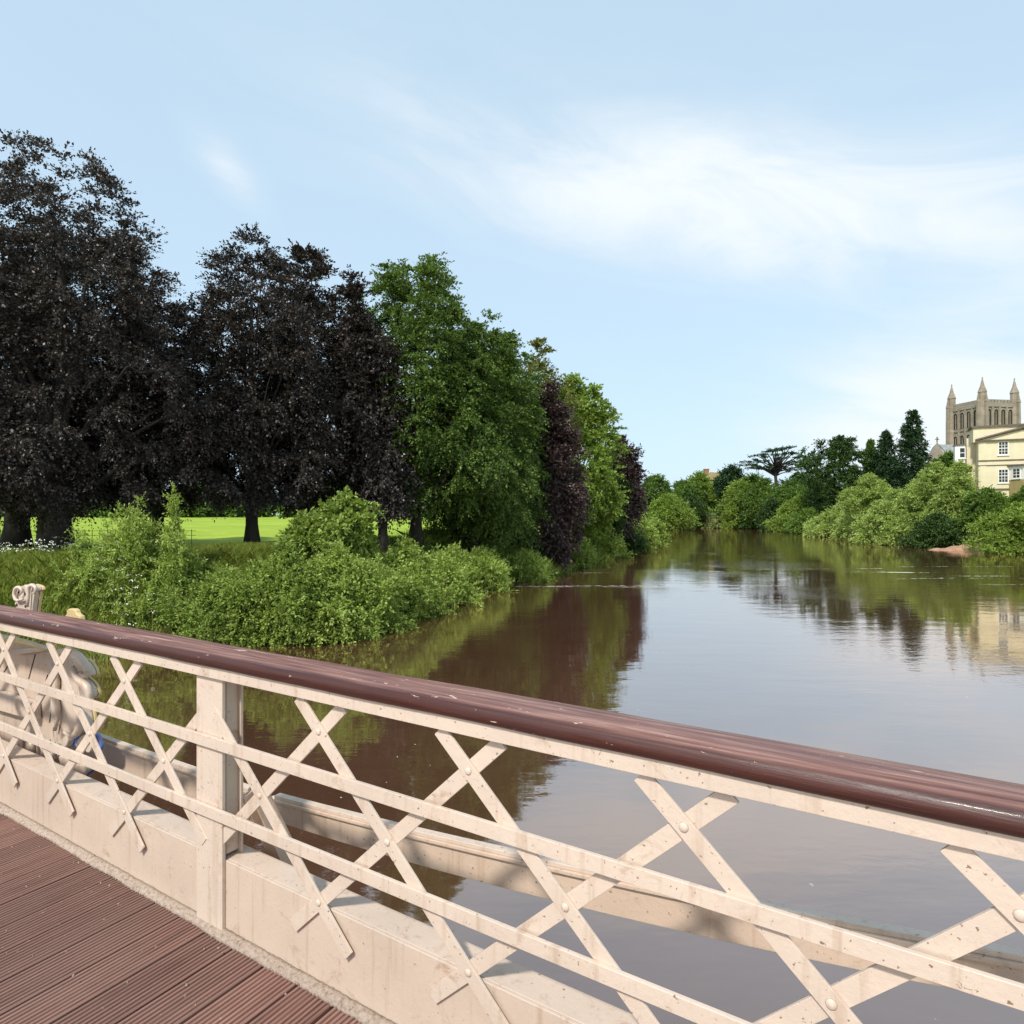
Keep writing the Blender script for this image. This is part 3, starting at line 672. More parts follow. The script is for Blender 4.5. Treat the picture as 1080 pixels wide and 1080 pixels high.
# ------------------------------------------------------------------ buildings
def arch(w, z0, z1, n=8):
    pts = [(-w/2, z0), (w/2, z0)]
    zs = z1-w*.8
    for i in range(n+1):
        a = math.pi*i/n
        pts.append((w/2*math.cos(a), zs+(z1-zs)*math.sin(a)**.85 if 0 < i < n else zs))
    return pts
Yt = 300.; cx = XP(1036, Yt+12); zb = 4.0
tw = empty('cathedral_tower', (cx, Yt+12, zb), rad(8.7)); tag(tw, 'square brown sandstone cathedral tower with corner pinnacles and tall arched openings', 'tower')
HS = 9.1; top = ZP(423, Yt)-zb; px_m = F/Yt
b = MB(); b.box(-HS, HS, -HS, HS, -6, top-1.2); b.build('wall', M['stone'], tw)
def face_fr(k):
    a = k*math.pi/2
    def fr(t, y, z):   # y: outwards
        x0, y0 = t, -HS-y
        return (x0*math.cos(a)-y0*math.sin(a), x0*math.sin(a)+y0*math.cos(a), z)
    return fr
for k in range(4):
    fr = face_fr(k)
    # string courses
    for zz, h, d in ((top-2.2, .9, .45), (top-12.6, .7, .35), (top-24.5, .7, .35)):
        b = MB(); b.box(-HS-d, HS+d, -.4, d, zz, zz+h, fr); b.build('string_course', M['stone'], tw)
    for t in (-5.7, -1.9, 1.9, 5.7):
        for za, zc in ((top-11.2, top-3.4), (top-22.8, top-14.6)):
            b = MB(); b.prism([(t+x, z) for x, z in arch(2.4, za, zc)], .02, .06, fr); w_ = b.build('belfry_opening', M['stonedark'], tw)
            c = MB(); c.box(t-.14, t+.14, .06, .3, za, zc-.7, fr)
            c.build('mullion', M['stone'], w_)
            c = MB()
            pa = arch(2.4, za, zc); pb = arch(3.1, za-.3, zc+.55)
            n_ = len(pa)
            for j in range(1, n_):
                a0, a1 = pa[j], pa[(j+1) % n_]; b0, b1 = pb[j], pb[(j+1) % n_]
                i0 = len(c.v)
                c.v += [fr(t+a0[0], 0, a0[1]), fr(t+a1[0], 0, a1[1]), fr(t+b1[0], 0, b1[1]), fr(t+b0[0], 0, b0[1]), fr(t+a0[0], .45, a0[1]), fr(t+a1[0], .45, a1[1]), fr(t+b1[0], .45, b1[1]), fr(t+b0[0], .45, b0[1])]
                c.f += [(i0, i0+1, i0+5, i0+4), (i0+2, i0+3, i0+7, i0+6), (i0+4, i0+5, i0+6, i0+7)]
            c.build('hood_mould', M['stone'], w_)
    # buttress strips between openings
    for t in (-3.8, 0, 3.8):
        b = MB(); b.box(t-.45, t+.45, -.1, .5, -4, top-2.3, fr); b.build('buttress', M['stone'], tw)
    b = MB()
    b.box(-HS, HS, -.9, 0.1, top-1.3, top, fr)
    for q in range(9):
        t = -HS+1.9+q*(2*HS-3.8)/8; b.box(t-.6, t+.6, -.9, 0.1, top, top+1.3, fr)
    b.build('parapet', M['stone'], tw)
for sx_, sy_ in ((-1, -1), (1, -1), (1, 1), (-1, 1)):
    b = MB(); X0, Y0 = sx_*(HS-.4), sy_*(HS-.4)
    def octr(r, z): return [(X0+r*math.cos(math.pi/8+j*math.pi/4), Y0+r*math.sin(math.pi/8+j*math.pi/4), z) for j in range(8)]
    b.ring_tube([octr(2.05, -4), octr(2.05, top-12), octr(1.85, top-11.5), octr(1.75, top+4.2), octr(2.0, top+4.5), octr(1.9, top+5.0), octr(1.0, top+7.4), octr(.18, top+11.0), octr(.35, top+11.2), octr(.05, top+11.9)])
    b.build('corner_turret', M['stone'], tw)
    for ddx, ddy in ((sx_*2.6, 0), (0, sy_*2.6)):
        b = MB(); X1, Y1 = X0+ddx*.85, Y0+ddy*.85
        def o2(r, z): return [(X1+r*math.cos(math.pi/4+j*math.pi/2), Y1+r*math.sin(math.pi/4+j*math.pi/2), z) for j in range(4)]
        b.ring_tube([o2(1.0, -4), o2(.85, top-8), o2(.75, top-.5), o2(.95, top), o2(.6, top+1.2), o2(.08, top+4.4)])
        b.build('side_pinnacle', M['stone'], tw)
b = MB(); b.box(-9.5, 9.5, -9.5, 9.5, top-1.25, top-.9); b.build('roof', M['slate'], tw)

# chapel with grey roof
Yc = 205.; s_ = Yc/F; cx = XP(989, Yc); zb = ZP(505, Yc)
ch = empty('chapel', (cx, Yc, zb)); tag(ch, 'stone gabled chapel with grey slate roof below the cathedral tower', 'chapel')
zl = ZP(482, Yc)-zb; za = ZP(467, Yc)-zb; hw = 8.5*s_
frc = lambda t, y, z: (t, y, z)
b = MB(); b.prism([(-hw, -5), (hw*1.25, -5), (hw*1.25, zl-.8), (0, za), (-hw, zl)], 0, .6, frc); b.build('gable_wall', M['render2'], ch).data.materials[0] = M['stone']
b = MB(); b.box(-.18, .18, .1, .4, za+.1, za+1.9); b.box(-.6, .6, .1, .4, za+1.0, za+1.3); b.build('gable_cross', M['stone'], ch)
b = MB()
b.prism([(0, za-.12), (hw*1.25, zl-.95), (hw*1.25, zl-1.2), (0, za-.4), (-hw, zl-.35), (-hw, zl-.1)], .62, 12, lambda t, y, z: (t+(y-.6)*.55, y, z))
b.build('roof', M['slate'], ch)
b = MB(); b.box(0.6, hw*1.25+7, 1.5, 11.5, -5, zl-1.3); b.build('wall', M['stone'], ch)
# long low roof to the right
b = MB(); b.prism([(1.2, 0), (1.2, 0)], 0, 0, frc) if False else None
b = MB(); b.v = [(0.9, .9, za-.35), (11.0, 2.5, za-.6), (11.0, -.6, zl+.4), (3.2, -.9, zl+.1), (0.9, 1.2, za-.55), (11.0, 2.8, za-.8), (11.0, -.3, zl+.2), (3.2, -.6, zl-.1)]
b.f = [(0, 1, 2, 3), (4, 7, 6, 5), (0, 4, 5, 1), (1, 5, 6, 2), (2, 6, 7, 3), (3, 7, 4, 0)]; b.build('side_roof', M['slate'], ch)

# cream house
Yh = 113.; s_ = Yh/F
ho = empty('cream_house', (XP(1032, Yh), Yh, ZP(516, Yh)), rad(-28)); tag(ho, 'large cream rendered Georgian house with pediment and sash windows at the right edge', 'house')
zr = lambda py: (516-py)*s_
xr = lambda px: (px-1032)*s_
W = xr(1158); D_ = 4.5
b = MB(); b.box(0, W, 0, D_, -4, zr(466)); b.build('wall', M['render'], ho)
b = MB(); b.box(-.7, W, .5, D_, zr(466)+.002, zr(451)); b.build('upper_wall', M['render'], ho)
b = MB(); b.box(-1.0, W, .2, D_+.2, zr(451)+.002, zr(449)); b.build('roof_coping', M['trim'], ho)
# pediment
pl, pr_, pa_ = xr(1032.5), xr(1106), xr(1069)
b = MB(); b.prism([(pl, zr(464.5)), (pr_, zr(464.5)), (pa_, zr(455.5))], .02, .48, frc); b.build('pediment', M['render'], ho)
for (x0, z0, x1, z1) in ((pl-.5, zr(464.8), pa_, zr(454)), (pa_, zr(454), pr_+.5, zr(464.8))):
    b = MB(); b.prism([(x0, z0), (x1, z1), (x1, z1+.28), (x0, z0+.28)], -.45, .46, frc); b.build('raking_cornice', M['trim'], ho)
b = MB(); b.box(pl-.5, pr_+.5, -.4, -.003, zr(466), zr(464.9)); b.build('cornice', M['trim'], ho)
b = MB(); b.box(-.25, W, -.14, -.003, zr(486.6), zr(485.6)); b.box(-.25, W, -.1, -.003, zr(491.6), zr(490.8)); b.box(-.3, W, -.16, -.003, zr(517), zr(515.6)); b.build('band_course', M['trim'], ho)
for px in (1036, 1102):
    b = MB(); b.box(xr(px)-.45, xr(px)+.45, -.08, -.003, zr(515.5), zr(491.7)); b.box(xr(px)-.45, xr(px)+.45, -.08, -.003, zr(485.5), zr(466.1)); b.build('pilaster', M['render'], ho)
def window(parent, x, z0, z1, w, y=-.03, cols=3, rows=4, fr=None):
    fr = fr or (lambda a, b_, c: (a, b_, c))
    f = MB(); t = .13
    f.box(x-w/2-t, x-w/2, y-.06, y+.02, z0-t, z1+t, fr); f.box(x+w/2, x+w/2+t, y-.06, y+.02, z0-t, z1+t, fr)
    f.box(x-w/2, x+w/2, y-.06, y+.02, z1, z1+t, fr); f.box(x-w/2, x+w/2, y-.06, y+.02, z0-t, z0, fr)
    for i in range(1, cols): q = x-w/2+w*i/cols; f.box(q-.035, q+.035, y-.04, y-.002, z0, z1, fr)
    for j in range(1, rows): q = z0+(z1-z0)*j/rows; hh = .06 if j == rows//2 else .03; f.box(x-w/2, x+w/2, y-.036, y-.004, q-hh, q+hh, fr)
    o = f.build('window', M['whitep'], parent)
    p_ = MB(); p_.box(x-w/2, x+w/2, y, y+.02, z0, z1, fr); p_.build('pane', M['glass'], o)
    s = MB(); s.box(x-w/2-.25, x+w/2+.25, y-.16, y+.02, z0-t-.14, z0-t-.004, fr); s.build('sill', M['whitep'], o)
for px in (1053, 1083, 1120):
    window(ho, xr(px), zr(480), zr(467.5), 1.22)
    if px != 1083: window(ho, xr(px), zr(509), zr(496), 1.22)
# bay
bx0, bx1 = xr(1058), xr(1108)
b = MB()
bay = [(bx0, 0), (bx0+1.6, -2.4), (bx1-1.6, -2.4), (bx1, 0)]
def bayprism(z0, z1, off=0.0):
    q = MB(); poly = [(bx0-off, -.003), (bx0+1.6-off*.5, -2.4-off), (bx1-1.6+off*.5, -2.4-off), (bx1+off, -.003)]
    i = len(q.v); q.v = [(x, y, z0) for x, y in poly]+[(x, y, z1) for x, y in poly]
    q.f = [(0, 1, 2, 3), (7, 6, 5, 4)]+[(j, (j+1) % 4, (j+1) % 4+4, j+4) for j in range(4)]; return q
by_ = bayprism(zr(507), zr(493)).build('bay_window', M['whitep'], ho)
bayprism(zr(493)+.002, zr(491.7), .35).build('canopy', M['trim'], by_)
bayprism(zr(540), zr(507)-.002, .05).build('bay_base', M['render2'], ho)
ang = math.atan2(-2.4, 1.6)
def bayfr(u, y, z): return (bx0+u*math.cos(ang)+y*(-math.sin(ang))*-1, u*math.sin(ang)-y*math.cos(ang)*-1, z)
def bayfr(u, y, z):
    # u along the slanted side, y negative = outward
    tx, ty = math.cos(ang), math.sin(ang); nx_, ny_ = ty, -tx   # outward normal
    return (bx0+u*tx-y*nx_, u*ty-y*ny_, z)
window(by_, 1.44, zr(505), zr(496), 1.3, -.03, 2, 3, bayfr)
fb = lambda u, y, z: (u, -2.4+y, z)
window(by_, bx0+3.0, zr(505), zr(496), 1.4, -.03, 2, 3, fb)
window(by_, bx0+5.6, zr(505), zr(496), 1.4, -.03, 2, 3, fb)
fb2 = lambda u, y, z: (u, -2.47+y, z)
window(ho, bx0+2.6, zr(529), zr(517), .8, -.03, 1, 2, fb2)
# white wing at left
b = MB(); b.box(xr(1013), xr(1022), 2, 4, zr(512), zr(468)); b.build('side_wing', M['whitep'], ho)
b = MB(); b.box(xr(1012.3), xr(1022), 1.8, 4.2, zr(468)+.003, zr(466.8)); b.build('side_wing_roof', M['trim'], ho)
b = MB(); b.box(xr(1024)+.003, -.003, 3, 4.4, -4, zr(460)); b.build('rear_wall', M['render'], ho)
window(ho, xr(1019.4), zr(481), zr(471), .7, 1.97, 1, 2)

# far house with chimney
Yf = 345.; s_ = Yf/F; fh = empty('far_house', (XP(752, Yf), Yf, ZP(520, Yf))); tag(fh, 'distant house showing only a brown brick chimney above far trees', 'house')
zz = lambda py: (520-py)*s_
b = MB(); b.box(-9, 9, 0, 10, -10, zz(506)); b.build('wall', M['brick'], fh)
b = MB(); b.prism([(-10, zz(506)+.01), (10, zz(506)+.01), (7, zz(499)), (-1.5, zz(498))], -.5, 10.5, frc); rf = b.build('roof', M['render2'], fh)
b = MB(); b.box(-3.6, -1.2, 3, 5, zz(503), zz(495)); b.box(-3.8, -1.0, 2.8, 5.2, zz(495)+.01, zz(494)); b.build('chimney', M['brick'], rf)

# ------------------------------------------------------------------ the bridge
dv = Vector((-1080.0, F)).normalized(); nv = Vector((-dv.y*-1, 0)).to_3d() if False else None
dx_, dy_ = dv.x, dv.y
nx, ny = dy_, -dx_            # normal pointing to the river
C0 = 1.65*F*ny/(849+.566*540-HZ)     # distance of the railing plane
def BR(t, n, z): return (dx_*t+nx*(C0+n), dy_*t+ny*(C0+n), z)   # t along the bridge, n outwards
def on_plane(px, py, n):
    u = (px-540)/F; c = C0+n
    Y = c/(nx*u+ny); t = Y*(dx_*u+dy_)
    return t, CAMZ+(HZ-py)/F*Y
T0, T1 = -2.2, 9.5
POSTS = [2.383+.639*6*k for k in (-1, 0, 1)]
P_ = .639

rail = empty('bridge_railing', BR(2.383, 0, 0)); tag(rail, 'cream painted iron lattice railing with dark wooden handrail along the bridge', 'railing')
def RB_(mb, name, m_, parent=rail, **k):
    o = mb.build(name, m_, None, **k); o.parent = parent
    o.matrix_parent_inverse = parent.matrix_world.inverted(); return o
bpy.context.view_layer.update()

# handrail : local mesh along x so the grain runs along it
prof = [(-.044, 1.054), (-.048, 1.060), (-.051, 1.076), (-.049, 1.092), (-.042, 1.100), (-.028, 1.105), (.0, 1.110), (.04, 1.113), (.080, 1.111), (.103, 1.105), (.112, 1.096), (.114, 1.064), (.106, 1.054)]
segs = 240; b = MB(); rings = []
for i in range(segs+1):
    t = T0+(T1-T0)*i/segs
    ring = []
    for j, (n_, z_) in enumerate(prof):
        w_ = mnoise.noise(Vector((t*3, n_*20, z_*20)))*.0016+mnoise.noise(Vector((t*.7, j*.1, 0)))*.002
        ring.append((t, n_+w_, z_+w_))
    rings.append(ring)
b.ring_tube(rings)
hr = b.build('handrail', M['handrail'], None, smooth=True)
hr.parent = rail
ang_d = math.atan2(dy_, dx_)
# local frame: x along the bridge, y = outward (mirror handled through rotation and sign)
from mathutils import Matrix
FR = Matrix(((dx_, nx, 0, nx*C0), (dy_, ny, 0, ny*C0), (0, 0, 1, 0), (0, 0, 0, 1)))
def place_local(o, parent=rail):
    # bake the frame into the mesh but keep grain coordinates by giving the object the rotation
    rot = Matrix(((dx_, -dy_, 0, nx*C0), (dy_, dx_, 0, ny*C0), (0, 0, 1, 0), (0, 0, 0, 1)))
    o.data.transform(rot.inverted() @ FR)
    o.parent = parent
    if parent is None: o.matrix_parent_inverse = Matrix()
    elif parent.type == 'EMPTY': o.matrix_parent_inverse = parent.matrix_world.inverted()
    else: o.matrix_parent_inverse = rot.inverted()
    o.matrix_basis = rot
    import bmesh
    bm = bmesh.new(); bm.from_mesh(o.data); bmesh.ops.recalc_face_normals(bm, faces=bm.faces); bm.to_mesh(o.data); bm.free()
    return o
place_local(hr)

# top rail (flat bar under the handrail, small angle lip)
b = MB(); b.box(T0, T1, -.034, -.020, 1.006, 1.0535); b.box(T0, T1, -.0195, .10, 1.040, 1.0505)
place_local(b.build('top_rail', M['cream'], None, bevel=.002))
for zc in (.750, .472):
    b = MB(); b.box(T0, T1, -.033, -.0195, zc-.0225, zc+.0225); place_local(b.build('horizontal_bar', M['cream'], None, bevel=.0015))
# kick plate with ledge
b = MB(); b.box(T0, T1, 0, .012, .015, .285); kp = place_local(b.build('kick_plate', M['cream_plate'], None, bevel=.002))
b = MB(); b.box(T0, T1, .0122, .115, .274, .286); o = place_local(b.build('ledge', M['cream_plate'], None, bevel=.002), kp)

zr1, zr2, zr3 = .898, .602, .306
slope = (zr1-zr2)/(P_/2)
def diag_piece(t_a, z_a, t_b, z_b, n0, n1, wdt=.047):
    d = Vector((t_b-t_a, z_b-z_a)).normalized(); q = Vector((-d.y, d.x))*wdt/2
    m_ = MB(); m_.prism([(t_a+q.x, z_a+q.y), (t_b+q.x, z_b+q.y), (t_b-q.x, z_b-q.y), (t_a-q.x, z_a-q.y)], n0, n1, lambda t, y, z: (t, y, z)); return m_
def in_post(t): return any(abs(t-p) < .035 for p in POSTS)
zt, zbm = 1.0, .172
base_t = 2.383
def rivet(parent, t, z, n, r=.0115):
    m_ = MB(); rings = []
    for k_ in range(5):
        a = k_/4*math.pi/2; rr = r*math.cos(a)+.0008; rings.append([(t+rr*math.cos(2*math.pi*j/12), n-.006*math.sin(a), z+rr*math.sin(2*math.pi*j/12)) for j in range(12)])
    m_.ring_tube(rings); o = m_.build('rivet', M['cream'], None, smooth=True); place_local(o, parent)
for k in range(-9, 14):
    tc_ = base_t+P_*k         # row-1 crossing
    if tc_ < T0-.4 or tc_ > T1+.4: continue
    for sgn in (1, -1):
        # line through (tc_, zr1) with slope sgn: z = zr1 - sgn*slope*(t-tc_)   (going down with +t for sgn=1)
        n0, n1 = (-.0105, -.0005) if sgn == 1 else (-.0195, -.0108)
        pts_z = [(tc_+(zr1-z)/slope*sgn, z) for z in (zt, zbm)]
        (ta, za_), (tb, zb_) = pts_z
        # split at the posts
        segs_ = [(ta, za_, tb, zb_)]
        for p_ in POSTS:
            new = []
            for (a0, z0, a1, z1) in segs_:
                lo, hi = min(a0, a1), max(a0, a1)
                e0, e1 = p_-.030, p_+.030
                if hi < e0 or lo > e1: new.append((a0, z0, a1, z1)); continue
                f = lambda t: z0+(z1-z0)*(t-a0)/(a1-a0)
                if a0 < a1:
                    if a0 < e0: new.append((a0, z0, e0, f(e0)))
                    if a1 > e1: new.append((e1, f(e1), a1, z1))
                else:
                    if a0 > e1: new.append((a0, z0, e1, f(e1)))
                    if a1 < e0: new.append((e0, f(e0), a1, z1))
            segs_ = new
        for (a0, z0, a1, z1) in segs_:
            if abs(z0-z1) < .2: continue
            if min(a0, a1) < T0 or max(a0, a1) > T1: continue
            o = place_local(diag_piece(a0, z0, a1, z1, n0, n1).build('lattice_bar', M['cream'], None, bevel=.0012))
            if sgn == -1:
                for zc, off in ((zr1, 0), (zr2, .5), (zr3, 1)):
                    tt = tc_-(zr1-zc)/slope
                    if min(a0, a1) < tt < max(a0, a1): rivet(o, tt, zc, -.0196)
            for zc in (.737, .451):
                tt = tc_+sgn*(zr1-zc)/slope
                if min(a0, a1) < tt < max(a0, a1) and sgn == 1 and 0: rivet(o, tt, zc, -.0331, .010)

# posts : front flange, web, back flange
for i, p_ in enumerate(POSTS):
    b = MB(); b.box(p_-.086, p_+.086, -.0004-.0, .0118, .0155, .985) if False else b.box(p_-.086, p_+.086, -.0002, -.0120, .012, 1.039)
    # front flange sits just behind the lattice layers: use its own thickness outwards
    b = MB(); b.box(p_-.086, p_+.086, -.0165, -.0008, .010, 1.039)
    po = place_local(b.build('post', M['cream'], None, bevel=.002))
    b = MB(); b.box(p_-.070, p_-.058, .0124, .066, .30, 1.039); b.box(p_+.058, p_+.070, .0124, .066, .30, 1.039); place_local(b.build('web', M['cream_plate'], None), po)
    b = MB(); b.box(p_-.086, p_+.086, .0662, .078, -.35, 1.039); place_local(b.build('back_flange', M['cream_plate'], None, bevel=.002), po)
    # raking stay running out and down to the outrigger
    b = MB()
    for (o0, o1) in ((-.16, -.085),):
        b.prism([(.078, .50), (.125, .52), (.56, -.40), (.46, -.40)], p_+o0, p_+o0+.012, lambda y, t, z: (t, y, z))
        b.prism([(.078, .50), (.125, .52), (.56, -.40), (.46, -.40)], p_+o1, p_+o1+.012, lambda y, t, z: (t, y, z))
        b.prism([(.125, .522), (.135, .524), (.57, -.396), (.56, -.398)], p_+o0-.02, p_+o1+.03, lambda y, t, z: (t, y, z))
    place_local(b.build('raking_stay', M['beamp'], None, bevel=.002), po)

# mortar bead at the deck edge
b = MB(); rings = []
rg_ = random.Random(3)
for i in range(2600):
    t = T0+(T1-T0)*i/2599
    q = mnoise.noise(Vector((t*5, 0, 0)))*.5+mnoise.noise(Vector((t*43, 4, 0)))*.30+mnoise.noise(Vector((t*130, 8, 0)))*.35
    q2 = mnoise.noise(Vector((t*14, 9, 0)))*.5+mnoise.noise(Vector((t*60, 2, 0)))*.4
    w_ = .040+.014*q+.006*mnoise.noise(Vector((t*2.1, 5, 0))); h_ = .020+.007*q2
    rings.append([(t, -.001, -.004), (t, -w_, -.004), (t, -w_*.96, h_*.30+.001), (t, -w_*.72, h_*.66), (t, -w_*.34, h_*.92), (t, -.001, h_)])
b.ring_tube(rings); place_local(b.build('mortar_bead', M['mortar'], None, smooth=True), rail)

# deck boards with grooves
bw = .180; ng = 8
verts, faces = [], []
rngd = random.Random(11)
t = -3.2
mbd = MB()
n_far, n_near = -.012, -2.9
while t < 9.6:
    w_ = bw-.013; dz = rngd.uniform(-.0015, .0015)
    profd = [(t, -.03), (t, -.003)]
    e = .007
    g_w = (w_-2*e)/ng
    x = t+e
    profd = [(t, -.03), (t, -.004), (t+.004, 0)]
    for q in range(ng):
        profd += [(x+g_w*.10, 0), (x+g_w*.20, -.007), (x+g_w*.56, -.007), (x+g_w*.66, 0)]; x += g_w
    profd += [(t+w_-.004, 0), (t+w_, -.004), (t+w_, -.03)]
    i0 = len(mbd.v); m_ = len(profd)
    mbd.v += [(a, n_near, z+dz) for a, z in profd]+[(a, n_far, z+dz) for a, z in profd]
    mbd.f += [(i0+j, i0+j+1, i0+j+1+m_, i0+j+m_) for j in range(m_-1)]
    mbd.f.append(tuple(range(i0, i0+m_))); mbd.f.append(tuple(range(i0+2*m_-1, i0+m_-1, -1)))
    t += bw
dk = place_local(mbd.build('bridge_deck', M['deck'], None), None); tag(dk, 'grooved reddish brown timber deck boards of the footbridge', kind='structure')
b = MB(); b.box(T0, T1, -2.9, .10, -.20, -.035)
o = place_local(b.build('deck_underframe', M['under'], None), None); tag(o, 'dark frame carrying the timber boards of the bridge', kind='structure')

rngl = random.Random(21); b = MB()
for i in range(130):
    t = rngl.uniform(-.5, 5); n_ = -abs(rngl.gauss(.05, .45))-.05
    if n_ < -2.5: continue
    q = rngl.uniform(.003, .009); a = rngl.uniform(0, 6.28); ca, sa = math.cos(a)*q, math.sin(a)*q*.6
    b.ring_tube([[(t-ca, n_-sa, .001), (t+sa, n_-ca*.6, .001), (t+ca, n_+sa, .001), (t-sa, n_+ca*.6, .001)], [(t-ca*.7, n_-sa*.7, .004+q*.3), (t+sa*.7, n_-ca*.4, .004+q*.2), (t+ca*.7, n_+sa*.7, .005), (t-sa*.7, n_+ca*.4, .005)]])
o = place_local(b.build('deck_litter', M['mortar'], None), None); tag(o, 'small pale grit and flakes lying on the deck boards', 'litter', kind='stuff')

# outer beam (curves gently upwards to midspan), two lengths either side of the outrigger
def beam(name, label, top_px, bot_px, n0, n1, lip=True, end_curl=False):
    tp = [on_plane(x, y, n0) for x, y in top_px]; bt = [on_plane(x, y, n0) for x, y in bot_px]
    tp.sort(); bt.sort()
    t0, t1 = max(tp[0][0], bt[0][0]), min(tp[-1][0], bt[-1][0])
    t0, t1 = tp[0][0], tp[-1][0]
    a = np.polyfit([q[0] for q in tp], [q[1] for q in tp], 2 if len(tp) > 2 else 1); c = np.polyfit([q[0] for q in bt], [q[1] for q in bt], 2 if len(bt) > 2 else 1)
    root = empty(name, BR((t0+t1)/2, n0, float(np.polyval(c, (t0+t1)/2)))); tag(root, label, 'beam', 'painted beams outside the railing')
    bpy.context.view_layer.update()
    ts = np.linspace(t0, t1, 40)
    def strip(f0, f1, m0, m1, nm, mt):
        mb_ = MB(); mb_.ring_tube([[(q, m0, f0(q)), (q, m1, f0(q)), (q, m1, f1(q)), (q, m0, f1(q))] for q in ts])
        place_local(mb_.build(nm, M[mt], None, bevel=.002), root)
    ta = lambda q: float(np.polyval(a, q)); ba = lambda q: float(np.polyval(c, q))
    strip(ba, lambda q: ta(q)-.030, n0, n0+.014, 'web_plate', 'beamp')
    strip(lambda q: ta(q)-.0298, lambda q: ta(q)-.016, n0-.014, n0+.040, 'lower_flange', 'beamp')
    strip(lambda q: ta(q)-.0158, ta, n0-.004, n0+.030, 'top_flange', 'cream')
    return root, ta, ba
NB = .42
beam('outer_beam', 'long cream beam rising to the right, outside the railing right of the post',
     [(290, 838), (340, 852), (551, 902), (820, 957), (967, 985), (1080, 1009)], [(290, 866), (340, 882), (586, 950), (700, 979), (823, 1006), (1080, 1058)], NB, 0)
beam('outer_beam', 'shorter cream beam outside the railing between the crest and the post',
     [(20, 744), (67, 763), (140, 789), (210, 812), (262, 832)], [(20, 772), (67, 788), (140, 822), (210, 848), (262, 868)], NB, 0)
# collar where the two beams meet
t_c, z_c = on_plane(276, 852, NB)
col_ = empty('beam_collar', BR(t_c, NB, z_c)); tag(col_, 'cream knuckle joining the outer beams behind the post', 'bracket')
bpy.context.view_layer.update()
for k_, (r0, h0) in enumerate(((.072, .012), (.060, .05), (.072, .088))):
    m_ = MB(); rings = []
    for a in range(17):
        th = math.pi*a/16*1.15-.2
        rings.append([(t_c-.02+r0*math.cos(th)*.55, NB-.05+h0, z_c-.03+r0*math.sin(th)), (t_c-.02+(r0-.012)*math.cos(th)*.55, NB-.05+h0, z_c-.03+(r0-.012)*math.sin(th)),
                      (t_c-.02+(r0-.012)*math.cos(th)*.55, NB-.05+h0+.022, z_c-.03+(r0-.012)*math.sin(th)), (t_c-.02+r0*math.cos(th)*.55, NB-.05+h0+.022, z_c-.03+r0*math.sin(th))])
    m_.ring_tube(rings); place_local(m_.build('rib', M['cream'], None, bevel=.002), col_)
m_ = MB(); m_.box(t_c-.06, t_c+.05, NB-.03, NB+.05, z_c-.13, z_c+.02); place_local(m_.build('block', M['beamp'], None, bevel=.008), col_)

# ------------------------------------------------------------------ painted crest seen from behind
NC = .24
cr = empty('crest_ornament', BR(on_plane(40, 760, NC)[0], NC, .5)); tag(cr, 'back of a cream heraldic crest with gold edges and blue ribbon, outside the railing', 'crest')
bpy.context.view_layer.update()
def smooth_poly(pts, it=2):
    for _ in range(it):
        q = []
        for i in range(len(pts)):
            a, b_ = pts[i], pts[(i+1) % len(pts)]
            q += [(a[0]*.75+b_[0]*.25, a[1]*.75+b_[1]*.25), (a[0]*.25+b_[0]*.75, a[1]*.25+b_[1]*.75)]
        pts = q
    return pts
def plate(name, px_pts, n0, th, mt, it=2, parent=None, edge=None):
    pts = smooth_poly([on_plane(x, y, n0) for x, y in px_pts], it)
    m_ = MB(); m_.prism(pts, n0, n0+th, lambda t, y, z: (t, y, z))
    o = place_local(m_.build(name, M[mt], None, bevel=.007 if it else .005, seg=3), parent or cr)
    if edge:   # a painted front layer behind it, seen as a coloured rim
        cxm = sum(p[0] for p in pts)/len(pts); czm = sum(p[1] for p in pts)/len(pts)
        m_ = MB(); m_.prism([(cxm+(t-cxm)*(1.3 if edge == 'blue' else 1.035), czm+(z-czm)*(1.12 if edge == 'blue' else 1.04)) for t, z in pts], n0+th+.001, n0+th+.018, lambda t, y, z: (t, y, z))
        place_local(m_.build('rim', M[edge], None, bevel=.004), o)
    return o
plate('backboard', [(-60, 655), (-10, 668), (30, 676), (62, 690), (66, 715), (62, 745), (58, 778), (40, 790), (10, 785), (-30, 778), (-60, 740)], NC+.02, .03, 'cream_plate', 2)
# board seams on the back
for a, c in (((37, 690), (30, 716)), ((12, 696), (2, 712)), ((50, 712), (45, 728)), ((24, 730), (19, 740)), ((55, 738), (52, 762))):
    t0, z0 = on_plane(*a, NC+.017); t1, z1 = on_plane(*c, NC+.017)
    d = Vector((t1-t0, z1-z0)).normalized(); q = Vector((-d.y, d.x))*.003
    m_ = MB(); m_.prism([(t0+q.x, z0+q.y), (t1+q.x, z1+q.y), (t1-q.x, z1-q.y), (t0-q.x, z0-q.y)], NC+.0165, NC+.0195, lambda t, y, z: (t, y, z)); place_local(m_.build('board_seam', M['under'], None), cr)
plate('cross_brace', [(-40, 722), (0, 731), (34, 742), (35, 760), (0, 750), (-40, 738)], NC-.03, .045, 'cream', 0)
plate('small_bracket', [(14, 685), (44, 682), (45, 687), (16, 691)], NC-.01, .028, 'cream', 0)
plate('supporter_body', [(58, 688), (72, 690), (80, 705), (82, 728), (86, 745), (90, 765), (84, 778), (72, 772), (60, 790), (54, 770), (52, 735)], NC+.0, .05, 'cream', 2, edge='gold')
plate('scroll', [(74, 696), (84, 697), (90, 704), (93, 712), (92, 714), (87, 710), (84, 707), (80, 712), (78, 704)], NC-.02, .045, 'cream', 2, edge='gold')
